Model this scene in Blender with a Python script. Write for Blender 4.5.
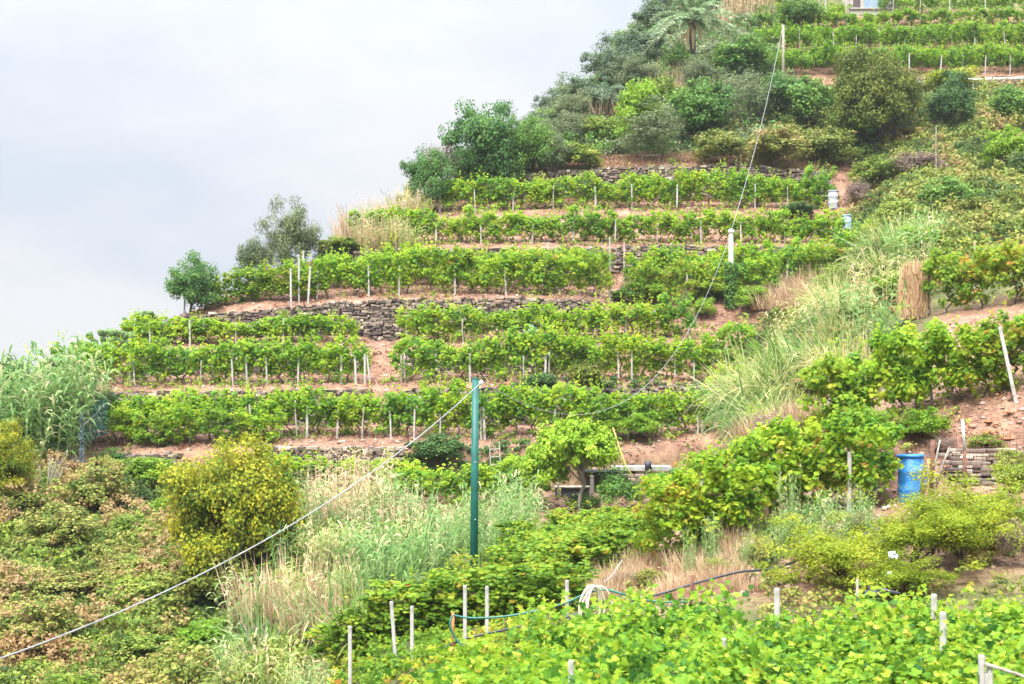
import bpy, math, random
import numpy as np
from mathutils import Vector, noise as mnoise

# ------------------------------------------------------------------ camera, sky, sun, exposure
for o in list(bpy.data.objects):
    bpy.data.objects.remove(o)
S = bpy.context.scene
COL = S.collection
F = 1407.0            # focal length in pixels of the 1024 px wide frame
HOR = 430.0           # image row of the horizon
cam = bpy.data.cameras.new('camera')
cam.sensor_width = 36.0
cam.lens = F * 36.0 / 1024.0
cam.shift_y = (HOR - 342.0) / 1024.0
cam.clip_start = 0.1
cam.clip_end = 8000
cam.dof.use_dof = True
cam.dof.focus_distance = 58
cam.dof.aperture_fstop = 2.6
cam_o = bpy.data.objects.new('camera', cam)
COL.objects.link(cam_o)
cam_o.rotation_euler = (math.radians(90), 0, 0)
S.camera = cam_o

SUN_EL, SUN_AZ = 52.0, 205.0      # azimuth clockwise from +Y
W = bpy.data.worlds.new('World')
S.world = W
W.use_nodes = True
nt = W.node_tree
for n in list(nt.nodes):
    nt.nodes.remove(n)
out = nt.nodes.new('ShaderNodeOutputWorld')
sky = nt.nodes.new('ShaderNodeTexSky')
sky.sky_type = 'NISHITA'
sky.sun_disc = False
sky.sun_elevation = math.radians(SUN_EL)
sky.sun_rotation = math.radians(SUN_AZ)
bg1 = nt.nodes.new('ShaderNodeBackground')
bg1.inputs['Strength'].default_value = 0.05
nt.links.new(sky.outputs[0], bg1.inputs['Color'])
# overcast layer: CIE style, brighter towards the zenith, broken by soft cloud noise
tc = nt.nodes.new('ShaderNodeTexCoord')
sep = nt.nodes.new('ShaderNodeSeparateXYZ')
nt.links.new(tc.outputs['Generated'], sep.inputs[0])
mr = nt.nodes.new('ShaderNodeMapRange')
mr.inputs['From Min'].default_value = 0.0
mr.inputs['From Max'].default_value = 1.0
mr.inputs['To Min'].default_value = 0.385
mr.inputs['To Max'].default_value = 4.9
mp = nt.nodes.new('ShaderNodeMapping')
mp.inputs['Scale'].default_value = (1.0, 1.0, 2.6)
nt.links.new(tc.outputs['Generated'], mp.inputs[0])
cn = nt.nodes.new('ShaderNodeTexNoise')
cn.inputs['Scale'].default_value = 3.1
cn.inputs['Detail'].default_value = 4.5
cn.inputs['Roughness'].default_value = 0.5
nt.links.new(mp.outputs[0], cn.inputs[0])
pw = nt.nodes.new('ShaderNodeMath'); pw.operation = 'POWER'
pw.inputs[1].default_value = 3.2
mx0 = nt.nodes.new('ShaderNodeMath'); mx0.operation = 'MAXIMUM'; mx0.inputs[1].default_value = 0.0
nt.links.new(sep.outputs[2], mx0.inputs[0])
nt.links.new(mx0.outputs[0], pw.inputs[0])
nt.links.new(pw.outputs[0], mr.inputs['Value'])
cr = nt.nodes.new('ShaderNodeValToRGB')
cr.color_ramp.elements[0].position = 0.40
cr.color_ramp.elements[0].color = (0.83, 0.89, 1.0, 1)
cr.color_ramp.elements[1].position = 0.58
cr.color_ramp.elements[1].color = (1.02, 1.03, 1.065, 1)
nt.links.new(cn.outputs[0], cr.inputs[0])
bg2 = nt.nodes.new('ShaderNodeBackground')
nt.links.new(cr.outputs[0], bg2.inputs['Color'])
nt.links.new(mr.outputs[0], bg2.inputs['Strength'])
ad = nt.nodes.new('ShaderNodeMixShader')
ad.inputs[0].default_value = 0.9
nt.links.new(bg1.outputs[0], ad.inputs[1])
nt.links.new(bg2.outputs[0], ad.inputs[2])
nt.links.new(ad.outputs[0], out.inputs['Surface'])

sl = bpy.data.lights.new('sun', 'SUN')
sl.energy = 2.8
sl.angle = math.radians(11)
sl.color = (1.0, 0.96, 0.90)
so = bpy.data.objects.new('sun', sl)
COL.objects.link(so)
_az, _el = math.radians(SUN_AZ), math.radians(SUN_EL)
sd = Vector((math.sin(_az) * math.cos(_el), math.cos(_az) * math.cos(_el), math.sin(_el)))
so.rotation_euler = sd.to_track_quat('Z', 'Y').to_euler()
so.location = sd * 60

S.view_settings.view_transform = 'Standard'
S.view_settings.look = 'None'
S.view_settings.exposure = 1.18
S.view_settings.gamma = 1.0
S.view_settings.use_curve_mapping = False
S.render.engine = 'CYCLES'
S.cycles.use_denoising = True
S.cycles.max_bounces = 6
S.cycles.diffuse_bounces = 3
S.cycles.glossy_bounces = 2
S.cycles.transmission_bounces = 3
S.cycles.transparent_max_bounces = 4
S.cycles.volume_bounces = 0
S.cycles.caustics_reflective = False
S.cycles.caustics_refractive = False

# ------------------------------------------------------------------ helpers
def R(seed):
    return np.random.default_rng(seed)

def unit(a):
    return a / np.maximum(np.linalg.norm(a, axis=-1, keepdims=True), 1e-9)

def mesh_np(name, v, f, attr=None, mat=None, smooth=False):
    """v (N,3), f (M,k) of one polygon size, attr (N,) float point attribute 'v'"""
    v = np.asarray(v, np.float32); f = np.asarray(f, np.int32)
    me = bpy.data.meshes.new(name)
    me.vertices.add(len(v)); me.vertices.foreach_set('co', v.ravel())
    k = f.shape[1]
    me.loops.add(f.size); me.loops.foreach_set('vertex_index', f.ravel())
    me.polygons.add(len(f))
    me.polygons.foreach_set('loop_start', np.arange(0, f.size, k, dtype=np.int32))
    me.polygons.foreach_set('loop_total', np.full(len(f), k, np.int32))
    if smooth:
        me.polygons.foreach_set('use_smooth', np.ones(len(f), bool))
    if attr is not None:
        a = me.attributes.new('v', 'FLOAT', 'POINT')
        a.data.foreach_set('value', np.asarray(attr, np.float32))
    me.update(calc_edges=True)
    if mat:
        me.materials.append(mat)
    return me

class MB:
    def __init__(s):
        s.v = []; s.f = []; s.a = []
    def add(s, v, f, a=0.5):
        b = len(s.v)
        s.v += [tuple(p) for p in v]
        s.a += [a] * len(v)
        s.f += [tuple(i + b for i in q) for q in f]
    def tube(s, pts, rad, n=6, a=0.5, cap=True):
        pts = [Vector(p) for p in pts]
        if not hasattr(rad, '__len__'):
            rad = [rad] * len(pts)
        vs = []; up = Vector((0.13, 0.21, 1))
        prev = None
        for i, p in enumerate(pts):
            d = (pts[min(i + 1, len(pts) - 1)] - pts[max(i - 1, 0)]).normalized()
            if prev is None:
                u = d.cross(up)
                if u.length < 1e-3:
                    u = d.cross(Vector((1, 0, 0)))
                u.normalize()
            else:
                u = (prev - d * prev.dot(d)).normalized()
            prev = u
            w = d.cross(u)
            for k in range(n):
                t = 2 * math.pi * k / n
                vs.append(p + (u * math.cos(t) + w * math.sin(t)) * rad[i])
        fs = []
        for i in range(len(pts) - 1):
            for k in range(n):
                fs.append((i*n+k, i*n+(k+1) % n, (i+1)*n+(k+1) % n, (i+1)*n+k))
        if cap:
            fs.append(tuple(range(n))[::-1]); fs.append(tuple((len(pts)-1)*n + k for k in range(n)))
        s.add(vs, fs, a)
    def box(s, c, sz, rz=0, a=0.5, bev=0.0, tilt=(0, 0)):
        x, y, z = sz[0]/2, sz[1]/2, sz[2]/2
        b = min(bev, x*0.45, y*0.45, z*0.45)
        if b <= 0:
            vs = [(i, j, k) for k in (-z, z) for j in (-y, y) for i in (-x, x)]
            fs = [(0,2,3,1), (4,5,7,6), (0,1,5,4), (2,6,7,3), (0,4,6,2), (1,3,7,5)]
        else:
            ring = [(-x+b,-y), (x-b,-y), (x,-y+b), (x,y-b), (x-b,y), (-x+b,y), (-x,y-b), (-x,-y+b)]
            q = (1 - b/max(x, y))
            vs = [(i*q, j*q, -z) for i, j in ring] + [(i, j, -z+b) for i, j in ring] + [(i, j, z-b) for i, j in ring] + [(i*q, j*q, z) for i, j in ring]
            fs = [tuple(range(8))[::-1], tuple(range(24, 32))]
            for l in range(3):
                for k in range(8):
                    fs.append((l*8+k, l*8+(k+1) % 8, l*8+8+(k+1) % 8, l*8+8+k))
        cz, szn = math.cos(rz), math.sin(rz)
        o = []
        for p in vs:
            px_, py_, pz_ = p
            px_ += tilt[0]*(pz_+z); py_ += tilt[1]*(pz_+z)
            o.append((c[0] + px_*cz - py_*szn, c[1] + px_*szn + py_*cz, c[2] + pz_))
        s.add(o, fs, a)
    def mesh(s, name, mat, smooth=False):
        me = bpy.data.meshes.new(name)
        me.from_pydata(s.v, [], s.f)
        at = me.attributes.new('v', 'FLOAT', 'POINT')
        at.data.foreach_set('value', np.asarray(s.a, np.float32))
        if smooth:
            for p in me.polygons:
                p.use_smooth = True
        me.materials.append(mat)
        me.update()
        return me

def link(name, me, parent=None, loc=(0, 0, 0), rz=0.0, sc=(1, 1, 1)):
    o = bpy.data.objects.new(name, me)
    COL.objects.link(o)
    o.location = loc
    o.rotation_euler = (0, 0, rz)
    o.scale = sc if hasattr(sc, '__len__') else (sc, sc, sc)
    if parent is not None:
        o.parent = parent
    return o

def tag(o, label=None, cat=None, group=None, kind=None):
    if label: o['label'] = label
    if cat: o['category'] = cat
    if group: o['group'] = group
    if kind: o['kind'] = kind
    return o

def thing(name, label, cat, loc=(0, 0, 0), rz=0.0, sc=(1, 1, 1), group=None):
    return tag(link(name, None, None, loc, rz, sc), label, cat, group)

# ------------------------------------------------------------------ materials
def base_mat(name):
    m = bpy.data.materials.new(name); m.use_nodes = True
    t = m.node_tree
    return m, t, t.nodes['Principled BSDF'], t.nodes['Material Output']

def ramp_node(t, cols, inp):
    r = t.nodes.new('ShaderNodeValToRGB')
    e = r.color_ramp.elements
    while len(e) < len(cols):
        e.new(0.5)
    for i, (p, c) in enumerate(cols):
        e[i].position = p; e[i].color = (*c, 1)
    t.links.new(inp, r.inputs[0])
    return r

def leaf_mat(name, cols, trans=0.45, rough=0.5, jitter=0.12):
    m, t, p, o = base_mat(name)
    at = t.nodes.new('ShaderNodeAttribute'); at.attribute_name = 'v'
    oi = t.nodes.new('ShaderNodeObjectInfo')
    ma = t.nodes.new('ShaderNodeMath'); ma.operation = 'MULTIPLY_ADD'
    ma.inputs[1].default_value = jitter * 2; ma.inputs[2].default_value = -jitter
    t.links.new(oi.outputs['Random'], ma.inputs[0])
    ad_ = t.nodes.new('ShaderNodeMath'); ad_.operation = 'ADD'
    t.links.new(at.outputs['Fac'], ad_.inputs[0]); t.links.new(ma.outputs[0], ad_.inputs[1])
    r = ramp_node(t, cols, ad_.outputs[0])
    t.links.new(r.outputs[0], p.inputs['Base Color'])
    p.inputs['Roughness'].default_value = rough
    p.inputs['Specular IOR Level'].default_value = 0.10
    tr = t.nodes.new('ShaderNodeBsdfTranslucent')
    hs = t.nodes.new('ShaderNodeHueSaturation')
    hs.inputs['Hue'].default_value = 0.485
    hs.inputs['Value'].default_value = 1.35
    t.links.new(r.outputs[0], hs.inputs['Color'])
    t.links.new(hs.outputs[0], tr.inputs['Color'])
    mx = t.nodes.new('ShaderNodeMixShader'); mx.inputs[0].default_value = trans
    t.links.new(p.outputs[0], mx.inputs[1]); t.links.new(tr.outputs[0], mx.inputs[2])
    t.links.new(mx.outputs[0], o.inputs['Surface'])
    return m

def solid_mat(name, c1, c2, scale=6.0, rough=0.8, bump=0.25, metal=0.0, attr=False, detail=6.0, bdist=0.02):
    m, t, p, o = base_mat(name)
    tcn = t.nodes.new('ShaderNodeTexCoord')
    n = t.nodes.new('ShaderNodeTexNoise')
    n.inputs['Scale'].default_value = scale; n.inputs['Detail'].default_value = detail
    n.inputs['Roughness'].default_value = 0.62
    t.links.new(tcn.outputs['Object'], n.inputs[0])
    src = n.outputs[0]
    if attr:
        at = t.nodes.new('ShaderNodeAttribute'); at.attribute_name = 'v'
        mm = t.nodes.new('ShaderNodeMath'); mm.operation = 'MULTIPLY_ADD'
        mm.inputs[1].default_value = 0.6; mm.inputs[2].default_value = -0.28
        t.links.new(n.outputs[0], mm.inputs[0])
        m2 = t.nodes.new('ShaderNodeMath'); m2.operation = 'ADD'
        t.links.new(mm.outputs[0], m2.inputs[0]); t.links.new(at.outputs['Fac'], m2.inputs[1])
        src = m2.outputs[0]
        cols = [(0.1, c1), (0.9, c2)]
    else:
        cols = [(0.35, c1), (0.68, c2)]
    if isinstance(c1, list):
        cols = c1
    r = ramp_node(t, cols, src)
    t.links.new(r.outputs[0], p.inputs['Base Color'])
    p.inputs['Roughness'].default_value = rough
    p.inputs['Metallic'].default_value = metal
    if bump:
        b = t.nodes.new('ShaderNodeBump'); b.inputs['Strength'].default_value = bump
        b.inputs['Distance'].default_value = bdist
        t.links.new(n.outputs[0], b.inputs['Height']); t.links.new(b.outputs[0], p.inputs['Normal'])
    return m

G_VINE = [(0.0, (0.060, 0.170, 0.030)), (0.30, (0.14, 0.30, 0.028)), (0.62, (0.285, 0.43, 0.030)), (0.92, (0.41, 0.48, 0.042)), (1.0, (0.44, 0.37, 0.045))]
G_VINEY = [(0.0, (0.055, 0.13, 0.018)), (0.35, (0.13, 0.26, 0.026)), (0.70, (0.25, 0.36, 0.030)), (0.90, (0.38, 0.38, 0.04)), (1.0, (0.42, 0.20, 0.05))]
M = dict(
    vine=leaf_mat('vine_leaves', G_VINE),
    vine_y=leaf_mat('vine_leaves_yellowing', G_VINEY),
    vine_near=leaf_mat('vine_leaves_bright', [(0.0, (0.03, 0.11, 0.016)), (0.3, (0.095, 0.23, 0.020)), (0.68, (0.235, 0.38, 0.026)), (0.95, (0.37, 0.45, 0.045)), (1.0, (0.42, 0.36, 0.06))], trans=0.42, rough=0.4),
    evergreen=leaf_mat('evergreen_leaves', [(0, (0.025, 0.07, 0.022)), (0.6, (0.07, 0.145, 0.035)), (1, (0.15, 0.24, 0.06))], 0.2),
    bluegreen=leaf_mat('bluish_leaves', [(0, (0.05, 0.095, 0.058)), (0.6, (0.12, 0.18, 0.10)), (1, (0.21, 0.28, 0.14))], 0.2),
    mid=leaf_mat('green_leaves', [(0, (0.035, 0.095, 0.02)), (0.55, (0.105, 0.22, 0.04)), (1, (0.23, 0.34, 0.06))], 0.3),
    teal=leaf_mat('teal_green_leaves', [(0, (0.03, 0.095, 0.03)), (0.55, (0.09, 0.20, 0.05)), (1, (0.19, 0.31, 0.07))], 0.3),
    olive=leaf_mat('olive_leaves', [(0, (0.06, 0.095, 0.045)), (0.55, (0.145, 0.19, 0.085)), (1, (0.27, 0.31, 0.16))], 0.25),
    olivebrown=leaf_mat('olive_brown_leaves', [(0, (0.04, 0.065, 0.012)), (0.55, (0.13, 0.165, 0.025)), (1, (0.26, 0.26, 0.05))], 0.25),
    yellow=leaf_mat('yellow_green_leaves', [(0, (0.03, 0.08, 0.010)), (0.34, (0.09, 0.155, 0.015)), (0.60, (0.26, 0.28, 0.02)), (1, (0.48, 0.43, 0.03))], 0.3),
    lime=leaf_mat('lime_leaves', [(0, (0.06, 0.15, 0.012)), (0.5, (0.17, 0.31, 0.025)), (1, (0.33, 0.44, 0.05))], 0.4),
    lemon=leaf_mat('lemon_leaves', [(0, (0.07, 0.17, 0.014)), (0.45, (0.22, 0.38, 0.028)), (1, (0.42, 0.54, 0.06))], 0.4),
    acacia=leaf_mat('golden_green_leaves', [(0, (0.08, 0.14, 0.012)), (0.5, (0.23, 0.31, 0.022)), (1, (0.42, 0.43, 0.04))], 0.4),
    bramble=leaf_mat('bramble_leaves', [(0.0, (0.045, 0.085, 0.022)), (0.25, (0.12, 0.18, 0.032)), (0.5, (0.24, 0.27, 0.05)), (0.7, (0.30, 0.26, 0.085)), (0.85, (0.27, 0.165, 0.07)), (1.0, (0.35, 0.24, 0.12))], 0.25),
    scrub=leaf_mat('scrub_leaves', [(0.0, (0.045, 0.095, 0.02)), (0.4, (0.15, 0.23, 0.032)), (0.75, (0.29, 0.35, 0.055)), (0.92, (0.36, 0.31, 0.11)), (1.0, (0.40, 0.28, 0.18))], 0.3),
    reed=leaf_mat('reed_leaves', [(0.0, (0.055, 0.13, 0.04)), (0.5, (0.17, 0.31, 0.085)), (0.85, (0.36, 0.46, 0.20)), (1.0, (0.50, 0.44, 0.24))], 0.35),
    reed_pale=leaf_mat('pale_reed_leaves', [(0.0, (0.09, 0.18, 0.04)), (0.38, (0.25, 0.35, 0.09)), (0.65, (0.46, 0.47, 0.20)), (1.0, (0.60, 0.46, 0.27))], 0.35),
    dry=leaf_mat('dry_stems', [(0.0, (0.26, 0.17, 0.10)), (0.5, (0.46, 0.33, 0.20)), (1.0, (0.62, 0.49, 0.32))], 0.25),
    grass=leaf_mat('dry_grass_blades', [(0.0, (0.17, 0.085, 0.055)), (0.4, (0.31, 0.18, 0.115)), (0.75, (0.42, 0.29, 0.17)), (0.93, (0.48, 0.40, 0.22)), (1.0, (0.2, 0.3, 0.06))], 0.25),
    purple=leaf_mat('bare_twigs', [(0.0, (0.12, 0.08, 0.07)), (0.6, (0.21, 0.15, 0.125)), (1.0, (0.33, 0.25, 0.19))], 0.1),
    agave=leaf_mat('agave_leaves', [(0.0, (0.28, 0.36, 0.30)), (1.0, (0.45, 0.55, 0.47))], 0.1),
    cactus=solid_mat('cactus_pads', (0.06, 0.13, 0.035), (0.14, 0.22, 0.06), 4),
    bark=solid_mat('bark', (0.05, 0.035, 0.025), (0.13, 0.10, 0.075), 14, 0.9, 0.5),
    greybark=solid_mat('grey_bark', (0.16, 0.14, 0.12), (0.30, 0.27, 0.24), 14, 0.9, 0.5),
    concrete=solid_mat('concrete_post', (0.28, 0.265, 0.245), (0.50, 0.48, 0.45), 7, 0.85, 0.3),
    wood=solid_mat('weathered_wood', (0.20, 0.165, 0.135), (0.40, 0.355, 0.30), 10, 0.85, 0.4),
    stone=solid_mat('wall_stone', [(0.0, (0.06, 0.045, 0.04)), (0.35, (0.135, 0.10, 0.082)), (0.62, (0.245, 0.19, 0.15)), (0.85, (0.36, 0.29, 0.22)), (1.0, (0.46, 0.40, 0.33))], None, 5, 0.9, 0.5, attr=True),
    seafoam=solid_mat('faded_green_plastic', (0.12, 0.26, 0.24), (0.22, 0.38, 0.34), 5, 0.5, 0.1),
    greenpaint=solid_mat('green_painted_steel', [(0.30, (0.05, 0.045, 0.03)), (0.36, (0.002, 0.075, 0.06)), (0.55, (0.003, 0.105, 0.085)), (0.75, (0.012, 0.145, 0.12))], None, 5, 0.5, 0.1, detail=9),
    zinc=solid_mat('zinc', (0.45, 0.47, 0.48), (0.62, 0.63, 0.63), 9, 0.45, 0.05, 0.3),
    cable=solid_mat('pale_cable', (0.20, 0.20, 0.21), (0.32, 0.32, 0.33), 3, 0.5, 0),
    blackpipe=solid_mat('black_pipe', (0.018, 0.02, 0.028), (0.035, 0.04, 0.05), 5, 0.4, 0),
    greenhose=solid_mat('green_hose', (0.006, 0.10, 0.08), (0.012, 0.14, 0.11), 5, 0.4, 0),
    cream=solid_mat('cream_hose', (0.58, 0.50, 0.38), (0.72, 0.64, 0.50), 5, 0.5, 0),
    yellowhose=solid_mat('yellow_hose', (0.55, 0.45, 0.06), (0.66, 0.54, 0.10), 5, 0.5, 0),
    blue=solid_mat('blue_plastic', [(0.30, (0.03, 0.12, 0.33)), (0.45, (0.012, 0.17, 0.52)), (0.62, (0.03, 0.23, 0.58)), (0.78, (0.12, 0.28, 0.52))], None, 4, 0.5, 0.08, detail=8),
    paleblue=solid_mat('pale_blue_plastic', (0.22, 0.30, 0.44), (0.36, 0.45, 0.58), 3, 0.45, 0.05),
    drumgrey=solid_mat('grey_drum', (0.30, 0.33, 0.38), (0.44, 0.47, 0.52), 5, 0.6, 0.1),
    white=solid_mat('white_plastic', (0.62, 0.64, 0.68), (0.78, 0.79, 0.82), 5, 0.5, 0.1),
    rust=solid_mat('rusty_steel', (0.09, 0.04, 0.025), (0.22, 0.10, 0.06), 12, 0.9, 0.3),
    rusto=solid_mat('orange_rust', (0.34, 0.13, 0.04), (0.48, 0.22, 0.08), 12, 0.9, 0.3),
    darktable=solid_mat('dark_board', (0.02, 0.025, 0.04), (0.045, 0.05, 0.07), 5, 0.6, 0.1),
    render_=solid_mat('pale_slab', (0.25, 0.24, 0.23), (0.42, 0.40, 0.38), 5, 0.85, 0.3),
    houseplaster=solid_mat('house_stone', (0.36, 0.31, 0.29), (0.58, 0.52, 0.48), 3.5, 0.9, 0.4),
    glass=solid_mat('window_glass', (0.16, 0.24, 0.33), (0.30, 0.40, 0.50), 1.2, 0.15, 0),
    darkdoor=solid_mat('dark_door', (0.05, 0.035, 0.04), (0.10, 0.075, 0.08), 5, 0.7, 0.1),
    roof=solid_mat('clay_roof', (0.24, 0.12, 0.08), (0.36, 0.2, 0.14), 5, 0.9, 0.3),
    net=solid_mat('green_net', (0.015, 0.10, 0.10), (0.03, 0.17, 0.16), 8, 0.7, 0),
    bluenet=solid_mat('blue_net', (0.10, 0.16, 0.20), (0.18, 0.25, 0.30), 8, 0.7, 0),
    orange=solid_mat('broken_clay', (0.42, 0.15, 0.07), (0.58, 0.27, 0.14), 8, 0.9, 0.2),
    debris=solid_mat('clods', [(0.0, (0.20, 0.12, 0.09)), (0.5, (0.36, 0.24, 0.18)), (1.0, (0.52, 0.40, 0.32))], None, 6, 0.95, 0.4, attr=True),
)

# ------------------------------------------------------------------ the ground
def AT(px, py, Y):
    return Vector(((px - 512.0) / F * Y, Y, (HOR - py) / F * Y))
def zpy(z, Y):
    return HOR - z * F / Y

LINES = []
def L(*pts):                     # knots (px, nominal Y, image row)
    LINES.append((np.array([p[0] for p in pts], float), np.array([p[1] for p in pts], float), np.array([p[2] for p in pts], float)))
def Lz(*pts):
    L(*[(p[0], p[1], zpy(p[2], p[1])) for p in pts])
PL, PR = -420, 1444
Lz((PL, 6, -9), (250, 6, -8), (420, 6, -5.0), (PR, 6, -4.6))
Lz((PL, 14, -8.6), (250, 14, -7.6), (350, 14, -6.0), (450, 14, -5.0), (540, 14, -4.6), (PR, 14, -4.2))
Lz((PL, 22, -8.2), (250, 22, -7.2), (350, 22, -5.6), (450, 22, -4.95), (540, 22, -4.5), (1024, 22, -4.1), (PR, 22, -4.0))
L((PL, 34, 700), (0, 34, 700), (200, 33, 700), (300, 30, 690), (400, 26, 662), (500, 25, 645), (600, 24, 640), (700, 23.6, 626), (900, 23.4, 622), (1024, 23.2, 612), (PR, 23, 600))
L((PL, 42, 570), (0, 42, 570), (200, 41, 575), (300, 38, 580), (400, 37, 575), (500, 36, 570), (600, 33, 560), (700, 29, 562), (800, 29, 545), (900, 29.5, 520), (1024, 29, 505), (PR, 28, 495))
L((PL, 49, 505), (0, 49, 478), (100, 49, 482), (200, 49, 486), (300, 48, 508), (400, 47, 524), (500, 46.5, 526), (600, 46.5, 520), (660, 46, 500), (700, 45, 480), (742, 46, 460))
L((100, 51.6, 478), (200, 51.6, 480), (300, 51.6, 484), (400, 51.6, 490), (500, 51.6, 495), (600, 51.6, 492), (742, 51.6, 470))
L((100, 52.3, 452), (200, 52.3, 452), (300, 52.3, 445), (400, 52.3, 447), (500, 52.3, 448), (600, 52.3, 450), (742, 52.3, 438))
L((80, 56, 428), (100, 56, 426), (300, 56, 424), (500, 56, 424), (742, 56, 422))
L((70, 56.6, 390), (100, 56.6, 391), (300, 56.6, 389), (500, 56.6, 386), (742, 56.6, 384))
L((90, 60, 376), (300, 60, 373), (500, 60, 373), (742, 60, 372))
L((110, 60.6, 356), (200, 60.6, 352), (300, 60.6, 350), (365, 60.6, 351), (385, 60.6, 360), (402, 60.6, 350), (500, 60.6, 346), (600, 60.6, 345), (742, 60.6, 345))
L((130, 63.5, 338), (180, 63.5, 335), (365, 63.5, 334), (385, 63.5, 342), (402, 63.5, 334), (500, 63.5, 331), (600, 63.5, 331), (680, 63.5, 325), (742, 63.5, 325))
L((165, 64.1, 322), (180, 64.1, 318), (240, 64.1, 311), (300, 64.1, 306), (350, 64.1, 301), (400, 64.1, 299), (500, 64.1, 297), (600, 64.1, 299), (625, 64.1, 312), (680, 64.1, 318), (850, 63, 292))
L((230, 68.5, 287), (300, 68.5, 283), (400, 68.5, 280), (600, 68.5, 280), (640, 67.5, 285), (850, 67.5, 275))
L((340, 69.1, 250), (400, 69.1, 248), (600, 69.1, 247), (740, 69.1, 247), (850, 69.1, 249))
L((370, 73, 237), (500, 73, 234), (850, 73, 236))
L((400, 73.6, 219), (450, 73.6, 216), (550, 73.6, 213), (740, 73.6, 212), (850, 73.6, 214))
L((430, 77.5, 204), (550, 77.5, 200), (850, 77.5, 200))
L((450, 78.2, 186), (500, 78.2, 180), (560, 78.2, 172), (640, 78.2, 168), (740, 78.2, 166), (850, 78.2, 176))
# right hand spur
L((692, 33, 512), (740, 33, 503), (800, 33, 485), (900, 32.6, 462), (1024, 31.4, 476), (PR, 31, 470))
L((692, 36, 475), (740, 36, 462), (800, 36.2, 442), (900, 35, 415), (960, 34.4, 402), (1024, 33.6, 392), (PR, 33.6, 375))
L((692, 41, 476), (740, 41.5, 455), (800, 43, 408), (900, 40, 352), (1024, 39, 334), (PR, 39, 315))
L((750, 47, 415), (800, 47, 370), (860, 45.5, 345), (900, 45, 326), (940, 44.6, 314), (1024, 43.5, 306), (PR, 43.5, 285))
L((752, 53, 400), (800, 53, 340), (900, 53, 256), (1024, 50, 258), (PR, 50, 240))
L((752, 60, 368), (800, 60, 312), (850, 60, 282), (900, 60, 228), (1024, 59, 214), (PR, 59, 195))
L((858, 66, 262), (900, 66, 205), (1024, 66, 190), (PR, 66, 170))
L((858, 72, 236), (900, 73, 180), (1024, 74, 165), (PR, 74, 145))
L((858, 78, 186), (900, 79, 150), (1024, 80, 138), (PR, 80, 120))
# upper slope
L((480, 83, 165), (560, 83, 158), (640, 83, 150), (740, 83, 150), (850, 83, 146), (900, 84, 125), (1024, 85, 116), (PR, 85, 95))
L((520, 90, 130), (600, 90, 112), (700, 90, 104), (800, 90, 102), (900, 90.5, 96), (1024, 91, 92), (PR, 91, 75))
L((540, 92.5, 118), (600, 92.5, 100), (700, 92.5, 92), (770, 92.5, 90), (900, 92.5, 91), (1024, 92.5, 90), (PR, 92.5, 72))
L((560, 93, 116), (640, 93.2, 92), (700, 93.2, 88), (770, 93.2, 84), (900, 93.2, 82), (1024, 93.2, 80), (PR, 93.2, 60))
L((580, 97.4, 96), (640, 97.4, 78), (700, 97.4, 72), (770, 97.4, 66), (900, 97.4, 66), (1024, 97.4, 64), (PR, 97.4, 45))
L((590, 98, 90), (640, 98, 74), (700, 98, 68), (770, 98, 58), (900, 98, 55), (1024, 98, 54), (PR, 98, 34))
L((600, 102.4, 70), (700, 102.4, 50), (770, 102.4, 44), (900, 102.4, 43), (1024, 102.4, 42), (PR, 102.4, 22))
L((604, 103, 64), (700, 103, 45), (770, 103, 34), (900, 103, 30), (1024, 103, 29), (PR, 103, 10))
L((610, 108, 52), (700, 108, 25), (770, 108, 16), (900, 108, 14), (1024, 108, 12), (PR, 108, -5))
L((620, 120, 25), (700, 120, -15), (PR, 120, -40))
L((PL, 140, -90), (PR, 140, -120))
RIDGE = np.array([(PL, 50, 500), (-150, 51, 480), (0, 54, 424), (50, 56, 404), (100, 60, 368), (160, 65, 322), (200, 66.5, 307), (280, 69.2, 268), (340, 71.5, 247), (400, 75, 214), (450, 79.5, 182), (500, 84, 158), (540, 92, 122), (580, 104, 82), (620, 115, 40), (660, 126, 0), (700, 138, -60), (PR, 139.9, -110)], float)

NPX = np.arange(PL, PR + 1, 6.0)
NY = np.arange(6.0, 139.9, 0.25)
PY = np.zeros((len(NPX), len(NY)))
for i, px in enumerate(NPX):
    pts = []
    for kx, ky, kp in LINES:
        if kx[0] - 0.1 <= px <= kx[-1] + 0.1:
            pts.append((np.interp(px, kx, ky), np.interp(px, kx, kp)))
    pts.sort()
    ry = np.interp(px, RIDGE[:, 0], RIDGE[:, 1]); rp = np.interp(px, RIDGE[:, 0], RIDGE[:, 2])
    pts = [p for p in pts if p[0] < ry - 0.4] + [(ry, rp)]
    ys = np.array([p[0] for p in pts]); zs = (HOR - np.array([p[1] for p in pts])) / F * ys
    z = np.interp(NY, ys, zs)
    over = np.maximum(NY - ry, 0)
    z = np.where(NY > ry, np.maximum(zs[-1] - 0.25 * over - 0.02 * over ** 2, -34), z)
    PY[i] = HOR - z * F / NY
k = np.exp(-0.5 * (np.arange(-5, 6) / 2.0) ** 2); k /= k.sum()
pad = np.pad(PY, ((5, 5), (0, 0)), mode='edge')
PY = sum(k[j] * pad[j:j + len(NPX)] for j in range(11))

def warp(px, Y):                 # slow in and out of the contour lines
    t = np.clip((np.asarray(Y) - 40.0) / 10.0, 0, 1)
    return Y + t * (0.75 * np.sin(np.asarray(px) / 118.0 + 0.6) + 0.35 * np.sin(np.asarray(px) / 47.0))

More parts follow.
